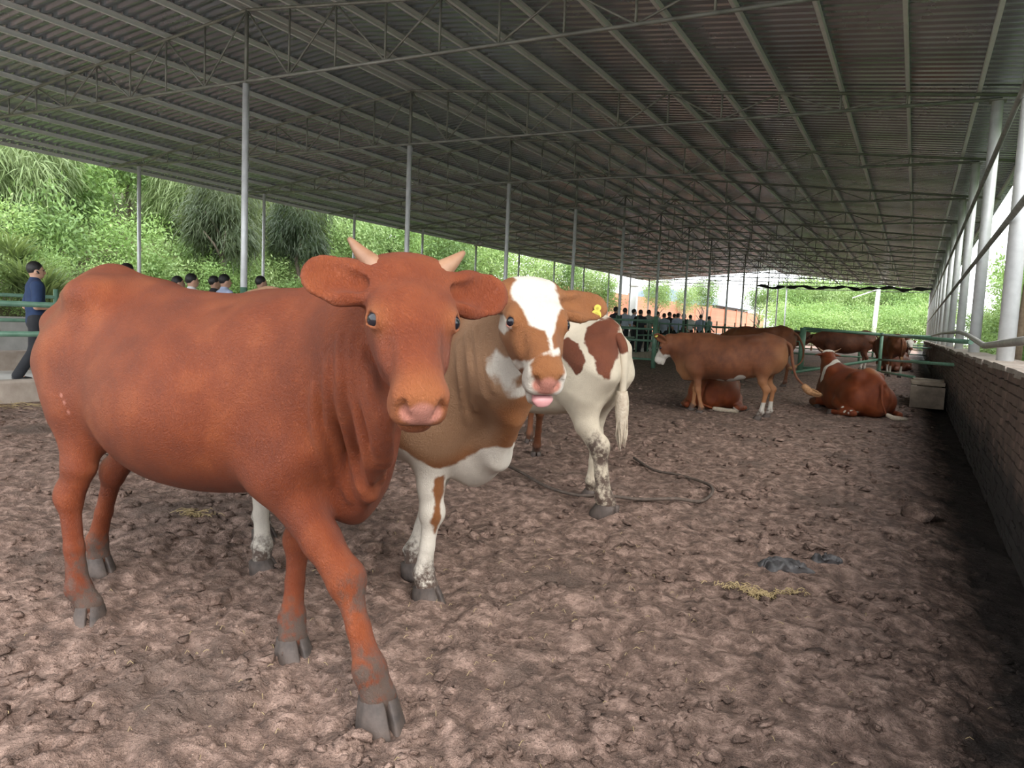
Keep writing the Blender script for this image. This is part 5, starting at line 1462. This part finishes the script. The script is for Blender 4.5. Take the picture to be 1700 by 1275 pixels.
def strands(seed, n, R, mat, ln=0.55, w=0.018):
    """drooping needle sprays of a casuarina, gathered in hanging tufts"""
    rng = np.random.default_rng(seed); R = np.array(R, float); nc = 46
    c = rng.normal(0, 1, (nc, 3)); c /= np.linalg.norm(c, axis=1)[:, None]; c *= rng.random((nc, 1)) ** 0.5 * R * np.array([1, 1, 1.05])
    P = c[rng.integers(0, nc, n)] + rng.normal(0, 1, (n, 3)) * R * np.array([0.13, 0.13, 0.17])
    d = np.stack([P[:, 0] / R[0] * 0.6 + rng.normal(0, .45, n), P[:, 1] / R[1] * 0.6 + rng.normal(0, .45, n), -0.7 + rng.normal(0, .4, n)], 1); d /= np.linalg.norm(d, axis=1)[:, None]
    s = np.cross(d, rng.normal(0, 1, (n, 3))); s /= np.linalg.norm(s, axis=1)[:, None]; L = ln * rng.uniform(.4, 1.2, (n, 1))
    V = np.stack([P, P + d * L * .4 + s * w, P + d * L + np.array([0, 0, -.1]), P + d * L * .4 - s * w], 1).reshape(-1, 3); i = np.arange(n) * 4
    return np_mesh('foliage', V, np.stack([i, i + 1, i + 2, i + 3], 1), mat)
def blades(seed, n, R, H, mat, w=0.03):
    rng = np.random.default_rng(seed); V = []; Q = []
    for i in range(n):
        a = rng.uniform(0, 6.28); d = np.array([math.cos(a), math.sin(a), 0]); s = np.array([-d[1], d[0], 0]) * w
        b0 = np.array([rng.normal(0, .12), rng.normal(0, .12), 0]); h = H * rng.uniform(.6, 1.1); r = R * rng.uniform(.4, 1.1); k = len(V)
        for t, ww in ((0, 1), (.35, 1), (.7, .8), (1, .1)):
            p = b0 + d * r * t ** 1.6 + np.array([0, 0, h * (t * 1.5 - .75 * t * t)]); V += [p + s * ww, p - s * ww]
        for j in range(3): Q.append((k + 2 * j, k + 2 * j + 1, k + 2 * j + 3, k + 2 * j + 2))
    return np_mesh('foliage', np.array(V), np.array(Q), mat)
BUSH = [leaves(1, 3400, (1.5, 1.5, 1.25), 46, 0.17, 0.30, M['leaf']), leaves(2, 3600, (1.7, 1.6, 1.3), 40, 0.14, 0.28, M['leaf_fresh']),
        leaves(3, 3200, (1.4, 1.4, 1.6), 44, 0.20, 0.32, M['leaf']), leaves(4, 4200, (1.8, 1.8, 1.2), 60, 0.12, 0.25, M['leaf_fresh'])]
CROWN = [leaves(11, 6500, (2.3, 2.3, 2.1), 70, 0.20, 0.26, M['leaf']), leaves(12, 6500, (2.5, 2.3, 2.4), 60, 0.22, 0.26, M['leaf_fresh']), leaves(13, 6000, (2.0, 2.0, 2.6), 60, 0.18, 0.26, M['leaf'])]
NEEDLE = strands(5, 11000, (1.7, 1.7, 2.3), M['leaf_dark']); NEEDLE2 = strands(6, 9000, (2.0, 2.0, 2.0), M['leaf_pale'], 0.6)
GRASS = blades(7, 220, 1.3, 1.7, M['leaf_pale'])
def trunk_mesh(seed, h, r, branches=5, mat='bark'):
    rng = random.Random(seed); b = MB(); p = [np.array([0, 0, -0.3])]
    for k in range(1, 6): p.append(np.array([rng.uniform(-.08, .08) * k * .6, rng.uniform(-.08, .08) * k * .6, h * k / 5]))
    b.tube(p, [r * (1.15 - 0.12 * k) for k in range(6)], 9)
    for q in range(branches):
        i = rng.randrange(2, 5); a = rng.uniform(0, 6.28); e = p[i] + np.array([math.cos(a) * h * .28, math.sin(a) * h * .28, h * .3])
        b.tube([p[i], (p[i] + e) / 2 + np.array([0, 0, .1]), e], [r * .5, r * .35, r * .15], 6)
    return b.mesh('trunk', M[mat])
TRUNK = [trunk_mesh(1, 3.2, 0.13), trunk_mesh(2, 3.6, 0.11), trunk_mesh(3, 2.8, 0.10, 6, 'bark_pale')]
rv = random.Random(21)
def hill(x, y):
    t = np.clip((-21.6 - x), 0, 60)
    base = 0.62 * np.minimum(t, 3) * 0.35 + 0.44 * np.clip(t - 1.0, 0, 40)
    fade = np.clip((62 - y) / 26, 0.0, 1)
    return (base * fade) * (1 + 0.10 * vnoise(x * .12, y * .12, .5, 41)) + 0.25 * vnoise(x * .5, y * .5, .5, 42) * fade
gx, gy = np.meshgrid(np.linspace(-21.5, -75, 60), np.linspace(-30, 75, 90), indexing='ij')
gz_ = hill(gx, gy); i = np.arange(gx.size).reshape(gx.shape)
Q = np.stack([i[:-1, :-1], i[:-1, 1:], i[1:, 1:], i[1:, :-1]], -1).reshape(-1, 4)
t = NT('bank_soil'); v = t.coord(); t.set(Base_Color=t.ramp(t.noise(v, 0.9, 6), [(0.35, (0.04, 0.055, 0.02)), (0.55, (0.11, 0.10, 0.05)), (0.7, (0.17, 0.14, 0.09))]), Roughness=0.95)
tag(obj('hillside', np_mesh('hillside', np.stack([gx, gy, gz_ - 0.05], -1).reshape(-1, 3), Q, t.m, True)), 'steep overgrown bank behind the left side of the shed', None, kind='structure')
def bush(x, y, z, me, sc, label, group, name='bush'):
    o = obj(name, me, None, (x, y, z)); o.rotation_euler = (rv.uniform(-.15, .15), rv.uniform(-.15, .15), rv.uniform(0, 6.28)); o.scale = (sc * rv.uniform(.9, 1.15), sc * rv.uniform(.9, 1.15), sc * rv.uniform(.85, 1.2))
    return tag(o, label, 'bush', group)
def tree(x, y, z, crown, tr, h, sc, label, group, name='tree', parts=1):
    e = empty(name, (x, y, z), rv.uniform(0, 6.28))
    o = obj('trunk', tr, e); o.scale = (sc, sc, h / 4.2)
    for k in range(parts):
        c = obj('crown', crown, e, (rv.uniform(-.5, .5) * sc * (k > 0), rv.uniform(-.5, .5) * sc * (k > 0), h * (1.0 - .28 * k))); c.scale = (sc, sc, sc * rv.uniform(.9, 1.15)); c.rotation_euler = (0, 0, rv.uniform(0, 6.28))
    return tag(e, label, 'tree', group)
GB = 'bushes on the overgrown bank'
for X, sc, st, row in ((-22.9, 0.62, 1.9, 'at the foot of'), (-24.6, 0.85, 2.2, 'on the lower part of'), (-27.2, 1.05, 2.6, 'below the middle of'), (-30.5, 1.25, 3.1, 'above the middle of'), (-34.5, 1.5, 3.8, 'on the upper part of'), (-39.5, 1.8, 4.6, 'along the top of')):
    y = 0.36 * -X; nb = 0
    while y < min(1.62 * -X + 4, 49):
        yy = y + rv.uniform(-.5, .5); xx = X + rv.uniform(-.7, .7)
        k = rv.choice([0, 1, 1, 2, 3, 3]); s = sc * rv.uniform(.65, 1.12)
        bush(xx, yy, float(hill(xx, yy)) + 0.75 * s, BUSH[k], s, ['mid-green leafy bush', 'fresh light green bush', 'tall mid-green bush', 'fine-leaved bright bush'][k] + ' ' + row + ' the bank, ' + ORD[nb] + ' from left', GB)
        y += st * rv.uniform(.8, 1.2); nb += 1
# grass tussocks and dark casuarinas
for k, (x, y, X) in enumerate(((40, 440, -23.4), (15, 400, -24.5), (75, 455, -22.6), (110, 470, -22.4), (300, 470, -22.4), (470, 470, -22.5), (540, 465, -22.5), (180, 470, -22.5))):
    q = on_x(x, y, X); zz = float(hill(q[0], q[1]))
    o = obj('tussock_grass', GRASS, None, (q[0], q[1], max(zz, q[2] - 1.1) if k < 3 else zz)); s = 1.0 if k < 3 else 0.7; o.scale = (s, s, s); o.rotation_euler = (0, 0, rv.uniform(0, 6))
    tag(o, 'arching clump of tall pale grass ' + ['behind the man in navy', 'high at the left edge', 'right of the man in navy', 'low behind the red cow\'s rump', 'left of the tall green-footed column', 'right of the tall green-footed column', 'near the red cow\'s ear', 'behind the head above the rump'][k], 'grass', 'grass clumps on the bank')
for k, (x, y, X, sc, me, lab) in enumerate(((372, 350, -25.0, 0.88, NEEDLE, 'dark drooping casuarina beside the tall green-footed column'), (496, 372, -26.0, 0.85, NEEDLE, 'dark casuarina behind the red cow\'s ear'),
        (318, 320, -29.0, 1.1, NEEDLE2, 'soft green drooping tree left of the dark casuarina'), (215, 262, -32.0, 1.1, CROWN[0], 'broad-leaved green tree high on the bank'), (25, 300, -30.0, 1.3, NEEDLE2, 'big feathery tree at the left edge'), (110, 265, -31.0, 1.1, CROWN[1], 'bright broad-leaved tree near the top left of the bank'),
        (445, 350, -29.5, 1.0, NEEDLE2, 'feathery tree between the two dark casuarinas'), (570, 360, -29.0, 1.0, NEEDLE2, 'feathery green tree right of the second dark casuarina'), (770, 395, -31.0, 1.3, NEEDLE2, 'feathery tree near the ceiling fan'))):
    q = on_x(x, y, X); zz = float(hill(q[0], q[1])); h = max(1.5, q[2] - zz)
    e = empty('casuarina_tree', (q[0], q[1], zz)); o = obj('trunk', TRUNK[k % 2], e); o.scale = (.9, .9, h / 3.0)
    c = obj('crown', me, e, (0, 0, h)); c.scale = (sc,) * 3; tag(e, lab, 'tree', 'casuarinas on the bank')
# trees behind the left eave farther on
for x, y, X, k, sc, lab in ((650, 375, -24.5, 1, 1.0, 'bright leafy tree behind the red cow\'s horn'), (735, 420, -25.0, 0, 1.0, 'leafy tree beyond the left eave, under the fan'), (600, 400, -24.0, 0, .8, 'small leafy tree behind the red cow\'s forehead'),
        (820, 425, -24.3, 1, 1.0, 'light green tree behind the white forehead'), (880, 440, -23.8, 1, .9, 'green tree right of the white-headed cow'), (935, 455, -24.0, 0, 1.0, 'round green tree above the yellow ear tag'),
        (975, 468, -24.0, 0, .95, 'dark green tree left of the white pole'), (1005, 485, -23.0, 1, .7, 'yellow-green shrub tree near the white pole'), (780, 420, -33, 0, 1.6, 'tall tree far behind the fan'), (700, 390, -35, 1, 1.8, 'tall pale tree behind the left eave')):
    q = on_x(x, y, X); zz = float(hill(q[0], q[1])); tree(q[0], q[1], zz, CROWN[k], TRUNK[k], max(1.8, q[2] - zz), sc, lab, 'trees beyond the left eave')
for x, y, X, k, sc, lab in ((1092, 488, -24, 0, .85, 'round tree in front of the brick wall, left one'), (1168, 488, -24, 0, .95, 'round tree in front of the brick wall, second from the left'), (1138, 497, -23.5, 2, .8, 'thin tree between the two round ones'),
        (1262, 500, -20, 0, 1.3, 'dark round tree by the blue roof'), (1305, 500, -16, 0, 1.5, 'broad tree right of the blue roof')):
    q = on_x(x, y, X); tree(q[0], q[1], 0, CROWN[k], TRUNK[0], q[2], sc, lab, 'trees before the brick wall')
for n in range(16):
    x = 1310 + n * 17; d = 92 + (n % 3) * 9; q = at_d(x, 500 + rv.uniform(-10, 18), d)
    tree(q[0], q[1], 0, CROWN[(n + 1) % 2], TRUNK[1], max(2.5, q[2]), 1.45 * rv.uniform(.8, 1.2), ('light green' if (n + 1) % 2 else 'mid-green') + ' tree beyond the open end of the shed, ' + ORD[n] + ' from the left', 'trees beyond the far end')
for n in range(24):
    x = 1300 + (n % 12) * 23; d = 84 - (n // 12) * 4; q = at_d(x, (532 if n < 12 else 546) + rv.uniform(-6, 6), d)
    bush(q[0], q[1], q[2], BUSH[1 if n % 2 else 3], 1.7, 'bright low bush beyond the open end, ' + ORD[n % 12] + ' from left in the ' + ('back row' if n < 12 else 'front row'), 'bushes beyond the far end')
# trees and undergrowth on the right, outside the wall
for n, (X, Y, h, k, sc) in enumerate(((3.4, 9.5, 4.4, 1, 1.0), (3.0, 13.5, 3.2, 1, .85), (4.2, 16.5, 5.0, 1, 1.0), (3.3, 21, 3.6, 0, .9), (5.0, 25, 5.2, 1, 1.1), (3.8, 31, 4.2, 1, 1.0), (5.5, 38, 5.5, 0, 1.2), (4.2, 46, 4.2, 1, 1.1), (6.0, 56, 5.0, 1, 1.3), (5.5, 68, 4.5, 1, 1.4), (6.8, 13, 6.0, 1, 1.4), (7.5, 20, 6.2, 0, 1.5), (8.5, 30, 6.5, 1, 1.6), (4.8, 11.3, 2.6, 1, .8), (7.4, 9.0, 6.5, 0, 1.5), (9.0, 16.5, 7.0, 1, 1.7))):
    tree(X + 1.1 + 0.3 * sc, Y, -0.1, CROWN[k], TRUNK[2 if n % 2 == 0 else 1], h, sc, 'bright green tree outside the brick wall at right, %s along' % ORD[n], 'trees outside the right wall')
for n in range(34):
    X = 3.0 + rv.uniform(0, 1.8); Y = 7 + (n % 17) * 2.9 + rv.uniform(-1, 1)
    bush(X, Y, 0.7 if n < 17 else 2.0, BUSH[rv.choice([0, 1, 3])], 0.8 * rv.uniform(.8, 1.2), 'green undergrowth bush outside the brick wall at right, ' + ORD[n % 17] + ' along ' + ('at the ground' if n < 17 else 'in the upper tier'), 'undergrowth outside the right wall')
tp = on_x(1687, 600, 2.1)
tag(MB().tube([(tp[0], tp[1], -0.1), (tp[0] + .02, tp[1], 1.5), (tp[0] + .10, tp[1] + .1, 3.2), (tp[0] + .08, tp[1] + .1, 5.0)], [0.10, 0.085, 0.075, 0.06], 10).build('bare_tree', M['bark_pale']), 'pale brown bare tree trunk just outside the wall at right edge', 'tree')

# brick boundary wall, shed with blue roof, pale pole
t = NT('red_brick_wall'); v = t.coord(); br = t.node('ShaderNodeTexBrick'); br.inputs['Scale'].default_value = 2.0
br.inputs['Color1'].default_value = (0.42, 0.17, 0.10, 1); br.inputs['Color2'].default_value = (0.52, 0.24, 0.15, 1); br.inputs['Mortar'].default_value = (0.45, 0.33, 0.27, 1); br.inputs['Mortar Size'].default_value = 0.012
mp_ = t.node('ShaderNodeMapping'); mp_.inputs['Rotation'].default_value = (math.pi / 2, 0, math.pi / 2); t.l(v, mp_.inputs[0]); t.l(mp_.outputs[0], br.inputs['Vector'])
t.set(Base_Color=t.mix(0.3, br.outputs['Color'], t.ramp(t.noise(v, .6, 5), [(.3, (.36, .14, .09)), (.7, (.55, .27, .18))])), Roughness=0.9); M['redbrick'] = t.m
bw = tag(empty('wall_far_left'), 'tall orange-red brick boundary wall beyond the left eave', None, kind='structure')
for k in range(12):
    MB().box((-27.6, 50 + k * 9.0 + 4.5, 2.3), (0.24, 8.7, 4.6)).build('wall_panel', M['redbrick'], bw)
    MB().box((-27.55, 50 + k * 9.0, 2.4), (0.4, 0.4, 4.9)).build('pier', M['redbrick'], bw)
M['blueroof'] = simple('blue_grey_roof', (0.22, 0.30, 0.40), (0.30, 0.38, 0.48), 2, 0.4, 0.2)
sh = empty('far_shed', (-36, 128, 0))
MB().box((0, 0, 2.6), (16, 26, 5.2)).build('walls', M['concrete_light'], sh)
rb = MB(); rb.add([(-9, -14, 5.2), (9, -14, 5.2), (9, 14, 5.2), (-9, 14, 5.2), (0, -14, 7.8), (0, 14, 7.8), (-9, -14, 5.0), (9, -14, 5.0), (9, 14, 5.0), (-9, 14, 5.0)],
       [(0, 4, 5, 3), (1, 2, 5, 4), (0, 1, 4), (2, 3, 5), (6, 9, 8, 7), (0, 6, 7, 1), (1, 7, 8, 2), (2, 8, 9, 3), (3, 9, 6, 0)]); rb.build('roof', M['blueroof'], sh)
tag(sh, 'shed with a blue-grey roof behind the brick wall', 'building')
pp = at_d(1450, 545, 78); pt = at_d(1459, 478, 78)
lp = empty('light_pole', (pp[0], pp[1], 0)); top = np.array(pt) - np.array([pp[0], pp[1], 0])
MB().tube([(0, 0, 0), tuple(top)], [0.26, 0.2], 10).build('pole', M['white_paint'], lp)
MB().tube([tuple(top * 0.98), tuple(top * 0.98 + np.array([-2.4, -0.4, -1.0]))], [0.05, 0.06], 8).build('arm', M['white_paint'], lp)
MB().tube([tuple(top * 0.98), tuple(top * 0.98 + np.array([1.8, 0.3, 0.4]))], [0.05, 0.05], 8).build('arm', M['white_paint'], lp)
tag(lp, 'leaning white pole with arms beyond the far end of the shed', 'pole')
q = on_x(1052, 500, -22.0)
wp_ = empty('white_pillar', (q[0], q[1], 0))
MB().box((0, 0, 2.4), (0.55, 0.55, 4.8)).build('shaft', M['white_paint'], wp_); MB().box((0, 0, 4.85), (0.8, 0.8, 0.12)).build('cap', M['white_paint'], wp_)
tag(wp_, 'white square pillar in front of the brick wall behind the visitors', 'pillar')
